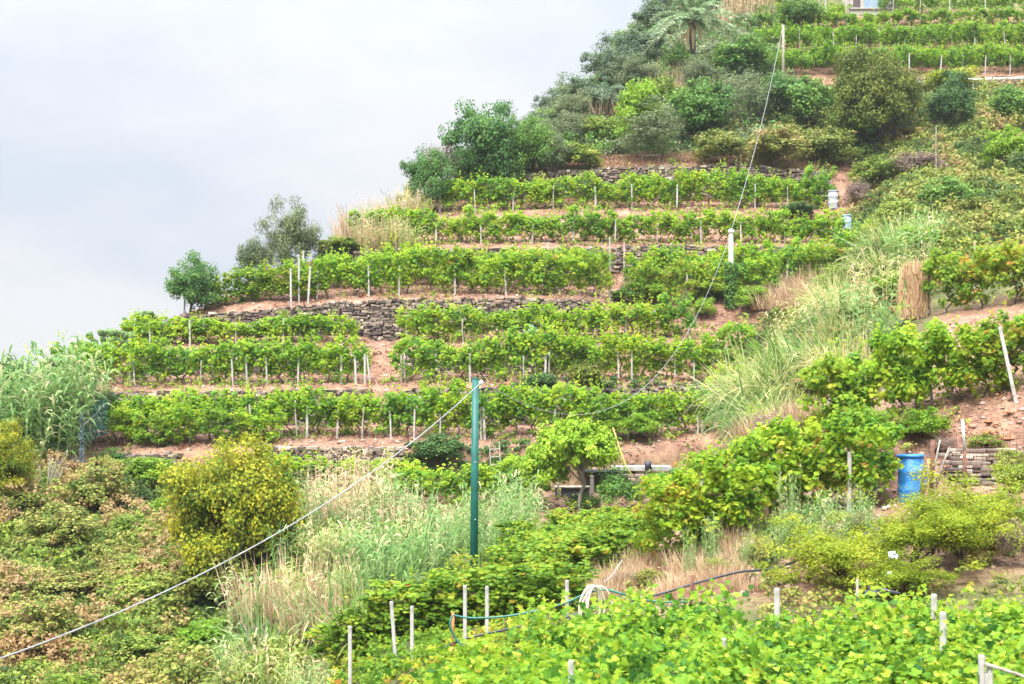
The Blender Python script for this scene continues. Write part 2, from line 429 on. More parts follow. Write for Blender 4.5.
# small unevenness of the soil, in metres
NZ = np.zeros_like(PY)
for i, px in enumerate(NPX):
    for j, Y in enumerate(NY):
        p = AT(px, 0, Y)
        NZ[i, j] = 0.09 * mnoise.noise(Vector((p.x * 0.9, p.y * 0.9, 0))) + 0.05 * mnoise.noise(Vector((p.x * 2.7, p.y * 2.7, 5)))
YW = warp(NPX[:, None], NY[None, :])
ZG = (HOR - PY) / F * YW + NZ
XG = (NPX[:, None] - 512) / F * YW

def G(px, Y):
    """ground point under image column px at nominal depth Y"""
    fi = np.clip((px - PL) / 6.0, 0, len(NPX) - 1.001); fj = np.clip((Y - 6.0) / 0.25, 0, len(NY) - 1.001)
    i = int(fi); j = int(fj); a = fi - i; b = fj - j
    z = (ZG[i, j] * (1-a) + ZG[i+1, j] * a) * (1-b) + (ZG[i, j+1] * (1-a) + ZG[i+1, j+1] * a) * b
    Yw = float(warp(px, Y))
    return Vector(((px - 512) / F * Yw, Yw, z))

def Gv(px, Y):
    fi = np.clip((px - PL) / 6.0, 0, len(NPX) - 1.001); fj = np.clip((Y - 6.0) / 0.25, 0, len(NY) - 1.001)
    i = fi.astype(int); j = fj.astype(int); a = fi - i; b = fj - j
    z = (ZG[i, j] * (1-a) + ZG[i+1, j] * a) * (1-b) + (ZG[i, j+1] * (1-a) + ZG[i+1, j+1] * a) * b
    Yw = warp(px, Y)
    return np.stack([(px - 512) / F * Yw, Yw, z], -1)

def hitY(px, py):
    fi = float(np.clip((px - PL) / 6.0, 0, len(NPX) - 1.001)); i = int(fi); a = fi - i
    z = ZG[i] * (1-a) + ZG[i+1] * a; y = YW[i] * (1-a) + YW[i+1] * a
    p = HOR - z * F / y
    w = np.nonzero(p <= py)[0]
    return float(NY[w[0]]) if len(w) else float(NY[int(np.argmin(p[:480]))])

def sstep(x, a, b):
    t = np.clip((x - a) / (b - a), 0, 1); return t * t * (3 - 2 * t)
def band(x, a, b, s):
    return sstep(x, a - s, a + s) * (1 - sstep(x, b - s, b + s))
def soil_mask(px, Y):
    m = band(px, 92, 748, 12) * band(Y, 51.8, 61, .5)
    m = np.maximum(m, band(px, 170, 856, 12) * band(Y, 60, 80, .8))
    m = np.maximum(m, band(px, 420, 650, 15) * band(Y, 46.5, 51.8, .6))
    m = np.maximum(m, band(px, 640, 1500, 20) * band(Y, 25, 37.5, 1.0))
    m = np.maximum(m, band(px, 930, 1500, 20) * band(Y, 36, 45, 1.0))
    m = np.maximum(m, band(px, 770, 1500, 15) * band(Y, 92.6, 109, .6))
    m = np.maximum(m, 0.7 * band(px, 30, 110, 12) * band(Y, 48, 52, .6))
    return m

nx, ny = PY.shape
idx = np.arange(nx * ny).reshape(nx, ny)
quads = np.stack([idx[:-1, :-1], idx[1:, :-1], idx[1:, 1:], idx[:-1, 1:]], -1).reshape(-1, 4)
gm, t, p, o = base_mat('hillside_soil')
at = t.nodes.new('ShaderNodeAttribute'); at.attribute_name = 'v'
tcn = t.nodes.new('ShaderNodeTexCoord')
def tn(scale, detail=6, rough=0.6):
    n = t.nodes.new('ShaderNodeTexNoise'); n.inputs['Scale'].default_value = scale
    n.inputs['Detail'].default_value = detail; n.inputs['Roughness'].default_value = rough
    t.links.new(tcn.outputs['Object'], n.inputs[0]); return n
n1 = tn(0.9, 8, 0.7); n2 = tn(5.0, 6, 0.7); n3 = tn(0.35, 3)
soil = ramp_node(t, [(0.25, (0.10, 0.058, 0.042)), (0.42, (0.205, 0.115, 0.08)), (0.55, (0.30, 0.18, 0.122)), (0.75, (0.42, 0.29, 0.20))], n1.outputs[0])
scr = ramp_node(t, [(0.3, (0.045, 0.05, 0.022)), (0.5, (0.10, 0.11, 0.04)), (0.7, (0.21, 0.165, 0.085))], n1.outputs[0])
spk = ramp_node(t, [(0.3, (0.55, 0.5, 0.5)), (0.5, (1, 1, 1)), (0.72, (1.25, 1.2, 1.1))], n2.outputs[0])
mixs = t.nodes.new('ShaderNodeMix'); mixs.data_type = 'RGBA'
t.links.new(at.outputs['Fac'], mixs.inputs[0]); t.links.new(scr.outputs[0], mixs.inputs[6]); t.links.new(soil.outputs[0], mixs.inputs[7])
mul = t.nodes.new('ShaderNodeMix'); mul.data_type = 'RGBA'; mul.blend_type = 'MULTIPLY'; mul.inputs[0].default_value = 1.0
t.links.new(mixs.outputs[2], mul.inputs[6]); t.links.new(spk.outputs[0], mul.inputs[7])
t.links.new(mul.outputs[2], p.inputs['Base Color'])
p.inputs['Roughness'].default_value = 0.95
p.inputs['Specular IOR Level'].default_value = 0.1
b = t.nodes.new('ShaderNodeBump'); b.inputs['Strength'].default_value = 0.8; b.inputs['Distance'].default_value = 0.12
t.links.new(n2.outputs[0], b.inputs['Height']); t.links.new(b.outputs[0], p.inputs['Normal'])
sm = soil_mask(np.repeat(NPX, ny), np.tile(NY, nx))
gme = mesh_np('hillside', np.stack([XG.ravel(), YW.ravel(), ZG.ravel()], -1), quads, sm, gm, True)
tag(link('hillside_terrain', gme), 'terraced hillside of reddish soil and dry scrub rising to the right', 'hillside', kind='structure')
b_ = MB(); b_.add([(-3000, -500, -36), (3000, -500, -36), (3000, 6000, -36), (-3000, 6000, -36)], [(0, 1, 2, 3)])
tag(link('valley_ground', b_.mesh('valley', solid_mat('valley_scrub', (0.06, 0.09, 0.03), (0.14, 0.16, 0.06), 0.05, 0.95, 0))), 'far valley ground far below the hillside', 'ground', kind='structure')

# ------------------------------------------------------------------ foliage builders
def leaf_cloud(pos, nrm, size, val, rng, shape='diamond', axis=None):
    """pos, nrm (N,3); returns verts, faces, attr"""
    n = len(pos)
    nrm = unit(nrm)
    if axis is None:
        axis = rng.normal(size=(n, 3))
    tq = unit(axis - nrm * (axis * nrm).sum(1, keepdims=True))
    bq = np.cross(nrm, tq)
    if shape == 'diamond':
        T = np.array([(0, -.5, 0), (.36, -.02, .10), (0, .5, -.04), (-.36, -.02, .10)]); FA = np.array([(0, 1, 2, 3)])
    elif shape == 'round':
        T = np.array([(0, -.45, 0), (.42, -.25, .08), (.40, .2, .06), (0, .5, -.1), (-.40, .2, .06), (-.42, -.25, .08)])
        FA = np.array([(0, 1, 2, 3), (0, 3, 4, 5)])
    elif shape == 'narrow':
        T = np.array([(0, -.5, 0), (.14, 0, .04), (0, .5, -.05), (-.14, 0, .04)]); FA = np.array([(0, 1, 2, 3)])
    else:   # lobed vine leaf
        ang = np.radians([-90, -62, -20, 8, 38, 66, 90, 114, 142, 172, 200, 242])
        rad = np.array([.18, .46, .40, .52, .34, .46, .60, .46, .34, .52, .40, .46])
        T = np.stack([np.cos(ang) * rad, np.sin(ang) * rad, -0.22 * rad ** 1.5 * np.cos(ang * 2.2)], -1)
        T = np.vstack([[(0, -.05, .06)], T]); m = len(ang)
        FA = np.array([(0, 1 + q, 1 + (q + 1) % m) for q in range(m)])
    s = np.asarray(size).reshape(-1, 1, 1)
    V = pos[:, None, :] + s * (T[None, :, 0:1] * bq[:, None, :] + T[None, :, 1:2] * tq[:, None, :] + T[None, :, 2:3] * nrm[:, None, :])
    kk = len(T)
    FF = (np.arange(n)[:, None, None] * kk + FA[None]).reshape(-1, FA.shape[1])
    return V.reshape(-1, 3), FF, np.repeat(np.asarray(val), kk)

def snoise(p, sc, off=0.0):
    return np.array([mnoise.noise(Vector((float(a[0]) * sc + off, float(a[1]) * sc, float(a[2]) * sc))) for a in p])

def crown(seed, ncl, nl, cr, ls, mat, shape='diamond', bot=0.05, squash=1.0, hollow=0.55, top=1.0, jag=0.3, name='crown'):
    """foliage in a unit box: width 1, height 1 with the base at z=0"""
    g = R(seed)
    d = unit(g.normal(size=(ncl, 3)))
    d[:, 2] = np.where(d[:, 2] < -0.5, -d[:, 2] * 0.4, d[:, 2])
    rr = hollow + (1 - hollow) * g.random(ncl) ** 0.6
    rr *= 1 + jag * snoise(d, 1.7, seed * 3.7)
    c = d * rr[:, None] * np.array([0.40, 0.40, (0.42 - bot / 2)]) + np.array([0, 0, 0.52 + bot / 2])
    csz = cr * (0.6 + 0.8 * g.random(ncl))
    cv = g.normal(0, 0.14, ncl)
    ci = np.repeat(np.arange(ncl), nl)
    off = unit(g.normal(size=(ncl * nl, 3))) * (g.random((ncl * nl, 1)) ** 0.45)
    off[:, 2] *= 0.75
    pos = c[ci] + off * csz[ci][:, None]
    nr = off * 0.9 + (pos - np.array([0, 0, 0.45])) * 0.7 + np.array([0, 0, 0.45]) + g.normal(0, 0.42, (len(ci), 3))
    val = 0.48 + cv[ci] + g.normal(0, 0.15, len(ci)) + 0.0 * off[:, 2]
    sz = ls * (0.6 + 0.8 * g.random(len(ci)))
    pos[:, 2] = np.maximum(pos[:, 2], 0.0)
    v, f, a = leaf_cloud(pos, nr, sz, np.clip(val, 0, 1), g, shape)
    return mesh_np(name, v, f, a, mat), c

def trunk_mesh(seed, c, mat, r=0.03, nb=7, fork=0.28, sway=0.05):
    g = R(seed); m = MB()
    pts = [(0, 0, -0.12)]
    for k_ in range(1, 6):
        pts.append((g.normal(0, sway) * k_ / 5, g.normal(0, sway) * k_ / 5, fork * 1.5 * k_ / 5))
    m.tube(pts, [r * (1.25 - 0.1 * i) for i in range(6)], 7)
    ids = g.permutation(len(c))[:nb]
    for q in ids:
        b0 = Vector(pts[int(g.integers(3, 6))]); e = Vector(c[q])
        md = b0.lerp(e, 0.5) + Vector((g.normal(0, .03), g.normal(0, .03), 0.03))
        m.tube([b0, b0.lerp(md, .5), md, md.lerp(e, 0.6), e], [r * .6, r * .5, r * .38, r * .25, r * .12], 5)
    return m.mesh('trunk', mat, True)

TREES = {}
def tree_proto(kind, var):
    key = ('tree', kind, var)
    if key not in TREES:
        sd_ = hash_(kind) + var * 17
        fine = kind in ('yellow', 'olivebrown')
        shape = {'olive': 'narrow', 'lime': 'round'}.get(kind, 'diamond')
        if kind in ('olive', 'teal', 'bluegreen', 'evergreen'):
            me, c = crown(sd_, 95, 150, 0.115, 0.034 if kind == 'olive' else 0.027, M[kind], shape, bot=0.06, hollow=0.35, jag=0.85)
        else:
          me, c = crown(sd_, 300 if fine else 190, 120 if fine else 70, 0.095, 0.0195 if fine else (0.029 if kind != 'olive' else 0.042), M[kind], shape, bot=0.08, hollow=0.4, jag=0.55)
        tr = trunk_mesh(sd_ + 1, c, M['greybark'] if kind == 'olive' else M['bark'], r=0.022)
        TREES[key] = (me, tr)
    return TREES[key]
def hash_(s):
    return sum(ord(ch) * (i + 3) for i, ch in enumerate(s)) % 991
def shrub_proto(kind, var):
    key = ('shrub', kind, var)
    if key not in TREES:
        sd_ = hash_(kind) + 400 + var * 13
        TREES[key] = crown(sd_, 90, 64, 0.14, 0.046, M[kind], 'narrow' if kind in ('purple', 'olive') else 'diamond', bot=0.0, hollow=0.35, jag=0.5, name='foliage')[0]
    return TREES[key]

rnd = random.Random(11)
def tree(px, base, w, h, kind, label, group=None, Y=None, cat='tree', name='tree', var=None, depth=1.0, sink=0.0):
    Y = hitY(px, base) if Y is None else Y
    g = G(px, Y)
    sw, sh = w * g.y / F, h * g.y / F
    v = rnd.randrange(3) if var is None else var
    cm, tm = tree_proto(kind, v)
    o = thing(name, label, cat, (g.x, g.y, g.z - 0.05 - sink * sh), rnd.uniform(0, 6.28), (sw * 1.06, sw * 1.06 * depth, sh * (1.02 + sink)), group)
    link('trunk', tm, o); link('crown', cm, o)
    return o
def shrub(px, base, w, h, kind, label, group=None, Y=None, name='shrub', cat='shrub'):
    Y = hitY(px, base) if Y is None else Y
    g = G(px, Y)
    sw, sh = w * g.y / F, h * g.y / F
    o = link(name, shrub_proto(kind, rnd.randrange(3)), None, (g.x, g.y, g.z - 0.08), rnd.uniform(0, 6.28), (sw * 1.08, sw * 1.0, sh * 1.05))
    return tag(o, label, cat, group)

# ------------------------------------------------------------------ reeds and grasses
def blades(base, dirn, length, width, droop, val, seg=4, rng=None):
    """arching strips. base, dirn (N,3); droop (N,) amount of fall"""
    n = len(base)
    dirn = unit(dirn)
    side = unit(np.cross(dirn, np.array([0, 0, 1.0])) + 1e-4)
    if rng is not None:
        side = unit(side + rng.normal(0, .35, (n, 3)))
    tt = np.linspace(0, 1, seg + 1)
    wprof = np.array([0.55, 1.0, 0.85, 0.55, 0.06]) if seg == 4 else np.linspace(1, 0.05, seg + 1)
    V = np.zeros((n, seg + 1, 2, 3))
    for i, q in enumerate(tt):
        c = base + dirn * (length * q)[:, None] - np.array([0, 0, 1.0]) * (droop * length * q * q)[:, None]
        V[:, i, 0] = c - side * (width * wprof[i] / 2)[:, None]
        V[:, i, 1] = c + side * (width * wprof[i] / 2)[:, None]
    FA = np.array([(2*i, 2*i+1, 2*i+3, 2*i+2) for i in range(seg)])
    FF = (np.arange(n)[:, None, None] * (2 * seg + 2) + FA[None]).reshape(-1, 4)
    return V.reshape(-1, 3), FF, np.repeat(val, 2 * seg + 2)

def reed_mesh(seed, mat, nc=34, h=3.2, spread=0.75, lean=0.16, ll=0.55, lw=0.05, nlv=13, dry=0.1):
    g = R(seed)
    B, D, LN, WD, DR, VL = [], [], [], [], [], []
    for q in range(nc):
        a = g.uniform(0, 6.28); r = spread * math.sqrt(g.random())
        b0 = np.array([r * math.cos(a), r * math.sin(a), -0.1])
        hh = h * g.uniform(0.55, 1.08)
        tip = np.array([math.cos(a), math.sin(a), 0]) * lean * hh * g.uniform(0.2, 1.6) * (r / spread + .2) + g.normal(0, 0.06 * hh, 3) * np.array([1, 1, 0])
        isdry = g.random() < dry
        v0 = 0.97 if isdry else g.uniform(0.25, 0.7)
        # cane
        B.append(b0); D.append(np.array([tip[0], tip[1], hh])); LN.append(math.hypot(hh, np.linalg.norm(tip[:2]))); WD.append(0.028); DR.append(0.03); VL.append(min(1, v0 + .25))
        for k_ in range(nlv):
            q_ = 0.18 + 0.82 * (k_ + g.random() * .6) / nlv
            p0 = b0 + np.array([tip[0], tip[1], hh]) * q_
            aa = a * 0 + (k_ % 2) * math.pi + g.normal(0, 0.7) + q * 2.4
            el = g.uniform(0.5, 1.25) + (0.25 if q_ > .9 else 0)
            B.append(p0); D.append(np.array([math.cos(aa) * math.cos(el), math.sin(aa) * math.cos(el), math.sin(el)]))
            LN.append(ll * g.uniform(0.6, 1.25)); WD.append(lw * g.uniform(.7, 1.2)); DR.append(g.uniform(0.35, 1.0)); VL.append(np.clip(v0 + g.normal(0, .14), 0, 1))
    v, f, a_ = blades(np.array(B), np.array(D), np.array(LN), np.array(WD), np.array(DR), np.array(VL), 4, g)
    return mesh_np('reeds', v, f, a_, mat)

def grass_mesh(seed, mat, n=420, h=1.5, spread=0.8, lw=0.022, droop=0.45, lean=0.5, vm=0.5, vs=0.2):
    g = R(seed)
    a = g.uniform(0, 6.28, n); r = spread * np.sqrt(g.random(n))
    B = np.stack([r * np.cos(a), r * np.sin(a), np.full(n, -0.05)], -1)
    aa = a + g.normal(0, .9, n)
    D = np.stack([np.cos(aa) * lean * g.random(n), np.sin(aa) * lean * g.random(n), np.ones(n)], -1)
    v, f, a_ = blades(B, D, h * g.uniform(.45, 1.15, n), lw * g.uniform(.6, 1.3, n), droop * g.uniform(0, 1.2, n), np.clip(g.normal(vm, vs, n), 0, 1), 4, g)
    return mesh_np('grass', v, f, a_, mat)

REED = dict(
    green=[reed_mesh(31 + i, M['reed'], 30, 3.2, 0.8, 0.16, 0.75, 0.082) for i in range(3)],
    pale=[reed_mesh(41 + i, M['reed_pale'], 34, 2.4, 0.8, 0.25, 0.62, 0.06, 11, 0.25) for i in range(3)],
    dry=[reed_mesh(51 + i, M['dry'], 30, 2.2, 0.6, 0.14, 0.4, 0.03, 9, 0.5) for i in range(2)],
    feather=[grass_mesh(61 + i, M['reed_pale'], 560, 1.9, 0.85, 0.03, 0.95, 1.15, 0.3 + .13 * i, 0.25) for i in range(4)],
    bluish=[grass_mesh(71 + i, M['reed'], 420, 1.9, 0.8, 0.042, 1.2, 1.2, 0.45, 0.25) for i in range(2)],
    straw=[grass_mesh(81 + i, M['dry'], 380, 1.0, 0.7, 0.02, 0.4, 0.6, 0.55, 0.25) for i in range(3)],
)
HREF = dict(green=3.3, pale=2.5, dry=2.3, feather=1.9, bluish=1.9, straw=0.95)
def reed(px, base, h, kind, label, group=None, Y=None, wide=1.0, name='reed_clump', cat='reeds'):
    Y = hitY(px, base) if Y is None else Y
    g = G(px, Y)
    s = h * g.y / F / HREF[kind]
    o = link(name, rnd.choice(REED[kind]), None, (g.x, g.y, g.z), rnd.uniform(0, 6.28), (s * wide, s * wide, s))
    return tag(o, label, cat, group)

# ------------------------------------------------------------------ grapevines
def vine_foliage(seed, mat, n=1350, wid=0.74, dep=0.36, z0=0.26, z1=1.58, ls=0.112, shape='round', bias=0.0):
    g = R(seed)
    ncl = 44
    c = np.stack([np.linspace(-wid, wid, ncl)[g.permutation(ncl)], g.uniform(-dep, dep, ncl), z0 + (z1 - z0) * g.random(ncl) ** 0.75], -1)
    c[:4, 2] = z1 + g.uniform(0, .18, 4)
    cs = g.uniform(0.14, 0.30, ncl); cv = g.normal(0, .13, ncl)
    ci = g.integers(0, ncl, n)
    off = unit(g.normal(size=(n, 3))) * (g.random((n, 1)) ** .5)
    pos = c[ci] + off * cs[ci][:, None]
    ns = 70                                    # loose shoots above and hanging tendrils
    sh = g.integers(0, 7, ns); sx = g.uniform(-wid, wid, 7); sy = g.uniform(-dep, dep, 7); up = np.where(g.random(7) < .6, 1, -1)
    q = g.random(ns)
    pos2 = np.stack([sx[sh] + q * g.normal(0, .08, 7)[sh], sy[sh] + q * .1, np.where(up[sh] > 0, z1 + .1 + q * .55, z0 + .1 - q * .35)], -1) + g.normal(0, .03, (ns, 3))
    nr = np.vstack([off + np.array([0, -0.35, 0.55]) + g.normal(0, .5, (n, 3)), g.normal(0, 1, (ns, 3)) + np.array([0, -.3, .4])])
    val = np.concatenate([.45 + cv[ci] + g.normal(0, .17, n), .62 + g.normal(0, .14, ns)]) + bias
    sz = np.concatenate([ls * g.uniform(.6, 1.35, n), ls * .7 * g.uniform(.6, 1.2, ns)])
    pos = np.vstack([pos, pos2]); pos[:, 2] = np.maximum(pos[:, 2], .1)
    v, f, a = leaf_cloud(pos, nr, sz, np.clip(val, 0, 1), g, shape)
    return mesh_np('vine_foliage', v, f, a, mat)
def vine_trunk(seed, h=0.95, r=0.028):
    g = R(seed); m = MB()
    pts = [(g.normal(0, .035) * i, g.normal(0, .03) * i, -0.1 + (h + .1) * i / 5) for i in range(6)]
    m.tube(pts, [r * (1.3 - .11 * i) for i in range(6)], 6)
    e = Vector(pts[-1])
    for s_ in (-1, 1):
        m.tube([e, e + Vector((s_ * .22, 0, .16)), e + Vector((s_ * .5, .03, .22)), e + Vector((s_ * .66, 0, .2))], [r * .7, r * .55, r * .4, r * .2], 5)
    return m.mesh('vine_trunk', M['bark'], True)
VT = [vine_trunk(200 + i) for i in range(4)]
VF = dict(
    green=[vine_foliage(100 + i, M['vine'], 1100 + 90 * (i % 4), 0.74, 0.36, 0.22 + .1 * (i % 3), 1.42 + .09 * (i % 4), bias=.05 * (i % 3) - .05) for i in range(9)],
    mixed=[vine_foliage(110 + i, M['vine' if i % 2 else 'vine_y'], bias=.03) for i in range(6)],
    yellow=[vine_foliage(120 + i, M['vine_y']) for i in range(6)],
    low=[vine_foliage(130 + i, M['vine_near'], 1000, 0.72, 0.62, 0.45, 1.45) for i in range(5)],
    big=[vine_foliage(140 + i, M['vine_y' if i < 3 else 'vine'], 1700, 0.70, 0.46, 0.30, 1.72, 0.115, 'lobed', .14 if i < 3 else .04) for i in range(6)],
)
def vine(pt, kind, label, group, h=1.0, w=1.0):
    o = thing('grapevine', label, 'vine', pt, rnd.uniform(-.25, .25) + (math.pi if rnd.random() < .5 else 0), (w * rnd.uniform(.92, 1.1), w * rnd.uniform(.9, 1.1), h * rnd.uniform(.84, 1.16)), group)
    link('trunk', rnd.choice(VT), o); link('foliage', rnd.choice(VF[kind]), o)
    return o
FAR = []
def far_vine(pt, kind, h, w):
    src = rnd.choice(VF[kind]); n = len(src.vertices)
    co = np.zeros(n * 3, np.float32); src.vertices.foreach_get('co', co); co = co.reshape(-1, 3)
    at_ = np.zeros(n, np.float32); src.attributes['v'].data.foreach_get('value', at_)
    fv = np.zeros(len(src.loops), np.int32); src.loops.foreach_get('vertex_index', fv)
    a_ = rnd.choice([0, math.pi]) + rnd.uniform(-.3, .3); c_, s_ = math.cos(a_), math.sin(a_)
    x = (co[:, 0] * c_ - co[:, 1] * s_) * w; y = (co[:, 0] * s_ + co[:, 1] * c_) * w
    FAR.append((np.stack([x + pt.x, y + pt.y, co[:, 2] * h * rnd.uniform(.85, 1.15) + pt.z], -1), fv.reshape(-1, 4), at_ + rnd.uniform(-.1, .1)))
def vine_row(px0, px1, Y0, Y1, kind, label, group, step=1.0, h=1.0, w=1.0, skip=0.0, jit=.12):
    a, b = G(px0, Y0), G(px1, Y1)
    n = max(1, int((b - a).length / step))
    for i in range(n + 1):
        if rnd.random() < skip:
            continue
        q = (i + rnd.uniform(-.2, .2)) / max(n, 1)
        pt = G(px0 + (px1 - px0) * q, Y0 + (Y1 - Y0) * q + rnd.uniform(-jit, jit))
        if kind == 'low':
            far_vine(pt, kind, h, w)
        else:
            vine(pt, kind, label, group, h, w)

rows = [
  # px0, px1, Y0, Y1, kind, h, w, step, label
  (436, 820, 74.9, 74.9, 'green', 0.98, 1.05, .95, 'dense green grapevine in the topmost long row, just under the scrub and brown grass'),
  (366, 834, 70.5, 70.5, 'green', 0.86, 1.05, .95, 'leafy green grapevine in the second long row from the top'),
  (206, 296, 65.3, 65.1, 'yellow', 0.78, 1.1, 1.05, 'low yellow green grapevine left of the cluster of tall white posts'),
  (308, 594, 65.2, 64.9, 'mixed', 1.05, 1.1, 1.05, 'yellowing grapevine in the front of the tall wide band above the grey stone wall'),
  (330, 594, 67.2, 67.0, 'green', 0.95, 1.1, 1.1, 'green grapevine at the back of the tall wide band above the grey stone wall'),
  (642, 852, 65.2, 65.0, 'mixed', 1.0, 1.1, 1.05, 'yellow green grapevine right of the narrow stone gap, front row beside the concrete pole'),
  (642, 852, 67.0, 66.8, 'green', 1.0, 1.1, 1.1, 'green grapevine right of the narrow stone gap, back row beneath the second red strip'),
  (418, 676, 61.7, 61.7, 'green', 0.84, 1.05, .95, 'dark green grapevine at the foot of the stone wall, right of the dirt path'),
  (124, 338, 62.0, 62.0, 'green', 0.64, 1.05, .95, 'green grapevine in the upper row left of the dirt path'),
  (414, 738, 57.9, 57.8, 'green', 1.0, 1.05, .95, 'green grapevine in the long row starting right of the dirt path'),
  (74, 350, 57.8, 57.8, 'green', 0.95, 1.05, .95, 'grapevine in the lower row left of the dirt path, hanging above a red soil ledge'),
  (112, 736, 53.9, 53.8, 'green', 1.02, 1.1, .95, 'grapevine in the lowest long row, crossing behind the top of the green pole'),
  (120, 262, 53.0, 53.0, 'mixed', 0.85, 1.0, 1.25, 'low grapevine before the left end of the lowest long row'),
  (404, 520, 49.7, 49.7, 'green', 0.82, 1.1, .95, 'grapevine behind the green pole, under the lowest long row and around the ladder'),
  (270, 405, 50.6, 50.6, 'green', 0.75, 1.1, 1.0, 'bushy grapevine at the foot of the low stone wall, right of the yellow bush'),
  (768, 1060, 104.2, 104.2, 'low', 0.68, 1.1, 1.1, 'bright green vine in the highest row, below the grey house'),
  (768, 1060, 99.6, 99.6, 'low', 1.1, 1.1, 1.1, 'bright green vine in the second highest row, top right of the hill'),
  (768, 1060, 95.2, 94.8, 'low', 1.15, 1.1, 1.1, 'bright green vine in the third highest row, above the white pipe rail'),
  (682, 858, 31.2, 30.6, 'big', 0.97, 1.0, .58, 'large leafy grapevine in the near row left of the blue barrel'),
  (672, 735, 29.8, 30.0, 'big', 0.95, 1.0, .7, 'yellow and red tinged grapevine at the left end of the near row'),
  (832, 1046, 35.2, 33.9, 'big', 1.02, 1.0, .72, 'red tinged grapevine in the sloping row of leaning white posts at the right edge'),
  (892, 1060, 107.6, 107.6, 'low', 0.9, 1.1, 1.2, 'bright green vine at the back of the highest row, right of the grey house'),
  (768, 838, 106.4, 106.4, 'low', 0.8, 1.1, 1.2, 'bright green vine at the back of the highest row, left of the grey house'),
  (768, 1060, 101.3, 101.3, 'low', 0.8, 1.1, 1.3, 'bright green vine at the back of the second highest row, top right of the hill'),
  (768, 1060, 96.9, 96.6, 'low', 0.8, 1.1, 1.3, 'bright green vine at the back of the third highest row, above the white pipe rail'),
  (948, 1050, 44.6, 43.4, 'big', 1.15, 1.0, .9, 'green grapevine at the right edge beside the tan reed screen, upper row'),
]
for (a, b_x, Y0, Y1, kd, h, w, st, lab) in rows:
    vine_row(a, b_x, Y0, Y1, kd, lab, lab.replace('grapevine', 'vines').replace(' vine ', ' vines '), st, h, w, 0.01)

_o = np.cumsum([0] + [len(f_[0]) for f_ in FAR])
tag(link('distant_vines', mesh_np('distant_vines', np.vstack([f_[0] for f_ in FAR]), np.vstack([f_[1] + o_ for f_, o_ in zip(FAR, _o)]), np.concatenate([f_[2] for f_ in FAR]), M['vine_near'])),
    'bright green vine rows on the highest terraces below the grey house', 'vines', kind='stuff')
# vine patch on the slope behind the hoses, and the row with short posts
for i in range(26):
    px = rnd.uniform(524, 632); Y = rnd.uniform(30, 38)
    vine(G(px, Y), 'yellow', 'yellow green grapevine in the low patch on the slope below the stone shelter', 'vines in the low patch below the shelter', 0.5, 1.0)
for i in range(13):
    q = i / 12.0
    vine(G(350 + 200 * q, 28.6 - 1.2 * q), 'yellow', 'grapevine of the short row behind the pale stakes, left of the coiled cream hose', 'vines behind the pale stakes', 0.54, 1.0)

# foreground pergola of broad leaved vines
def mat_foliage(seed, mt='vine_near'):
    g = R(seed); n = 1050; ncl = 34
    c = np.stack([g.uniform(-.95, .95, ncl), g.uniform(-.75, .75, ncl), 1.34 + g.normal(0, .19, ncl)], -1)
    ci = g.integers(0, ncl, n); off = g.normal(0, 1, (n, 3)) * np.array([.19, .19, .11]); pos = c[ci] + off
    ns = 150; K = 11; sh = g.integers(0, K, ns); sx = g.uniform(-.9, .9, K); sy = g.uniform(-.7, .7, K); q = g.random(ns); dx = g.normal(0, .35, K); dy = g.normal(0, .3, K)
    pos2 = np.stack([sx[sh] + q * dx[sh], sy[sh] + q * dy[sh], 1.40 + q * .52], -1) + g.normal(0, .028, (ns, 3))
    cv = g.normal(0, .12, ncl)
    val = np.concatenate([.45 + cv[ci] * 1.3 + g.normal(0, .21, n), .68 + g.normal(0, .16, ns)])
    nr = np.vstack([off * 2 + np.array([0, -.3, .75]) + g.normal(0, .62, (n, 3)), g.normal(0, .7, (ns, 3)) + np.array([0, -.3, .6])])
    sz = np.concatenate([.118 * g.uniform(.5, 1.4, n), .085 * g.uniform(.6, 1.2, ns)])
    v, f, a = leaf_cloud(np.vstack([pos, pos2]), nr, sz, np.clip(val, 0, 1), g, 'lobed')
    return mesh_np('pergola_foliage', v, f, a, M[mt])
VF['mat'] = [mat_foliage(150 + i) for i in range(6)]
M['vine_red'] = leaf_mat('vine_leaves_reddening', [(0.0, (0.06, 0.15, 0.02)), (0.35, (0.17, 0.30, 0.025)), (0.62, (0.36, 0.38, 0.03)), (0.8, (0.48, 0.26, 0.05)), (1.0, (0.5, 0.14, 0.05))], trans=.42)
VF['red'] = [mat_foliage(170 + i, 'vine_red') for i in range(2)]
Yc = 14.6
while Yc < 22.6:
    xm = -2.2 - 0.0 * Yc
    x = xm
    while x < 9.0:
        px = 512 + x / Yc * F
        if 372 < px < 1085 and not (px < 600 and Yc > np.interp(px, [380, 450, 600], [19.5, 21.0, 22.4])):
            h_ = rnd.uniform(.74, 1.0); g0 = G(px + rnd.uniform(-12, 12), Yc + rnd.uniform(-.2, .2))
            if HOR - (g0.z + 1.5 * h_) * F / g0.y < np.interp(px, [380, 450, 540, 600, 700, 1024], [676, 650, 624, 606, 610, 598]) - 4:
                h_ *= .8
            vine(g0, *(('red', 'red tinged grapevine at the left end of the foreground canopy', 'reddening canopy vines') if px < 440 and rnd.random() < .7 else ('mat', 'broad leaved bright green grapevine in the foreground canopy along the bottom edge', 'foreground canopy vines')), h_ * .88, 1.0)
        x += 1.15
    Yc += 1.0

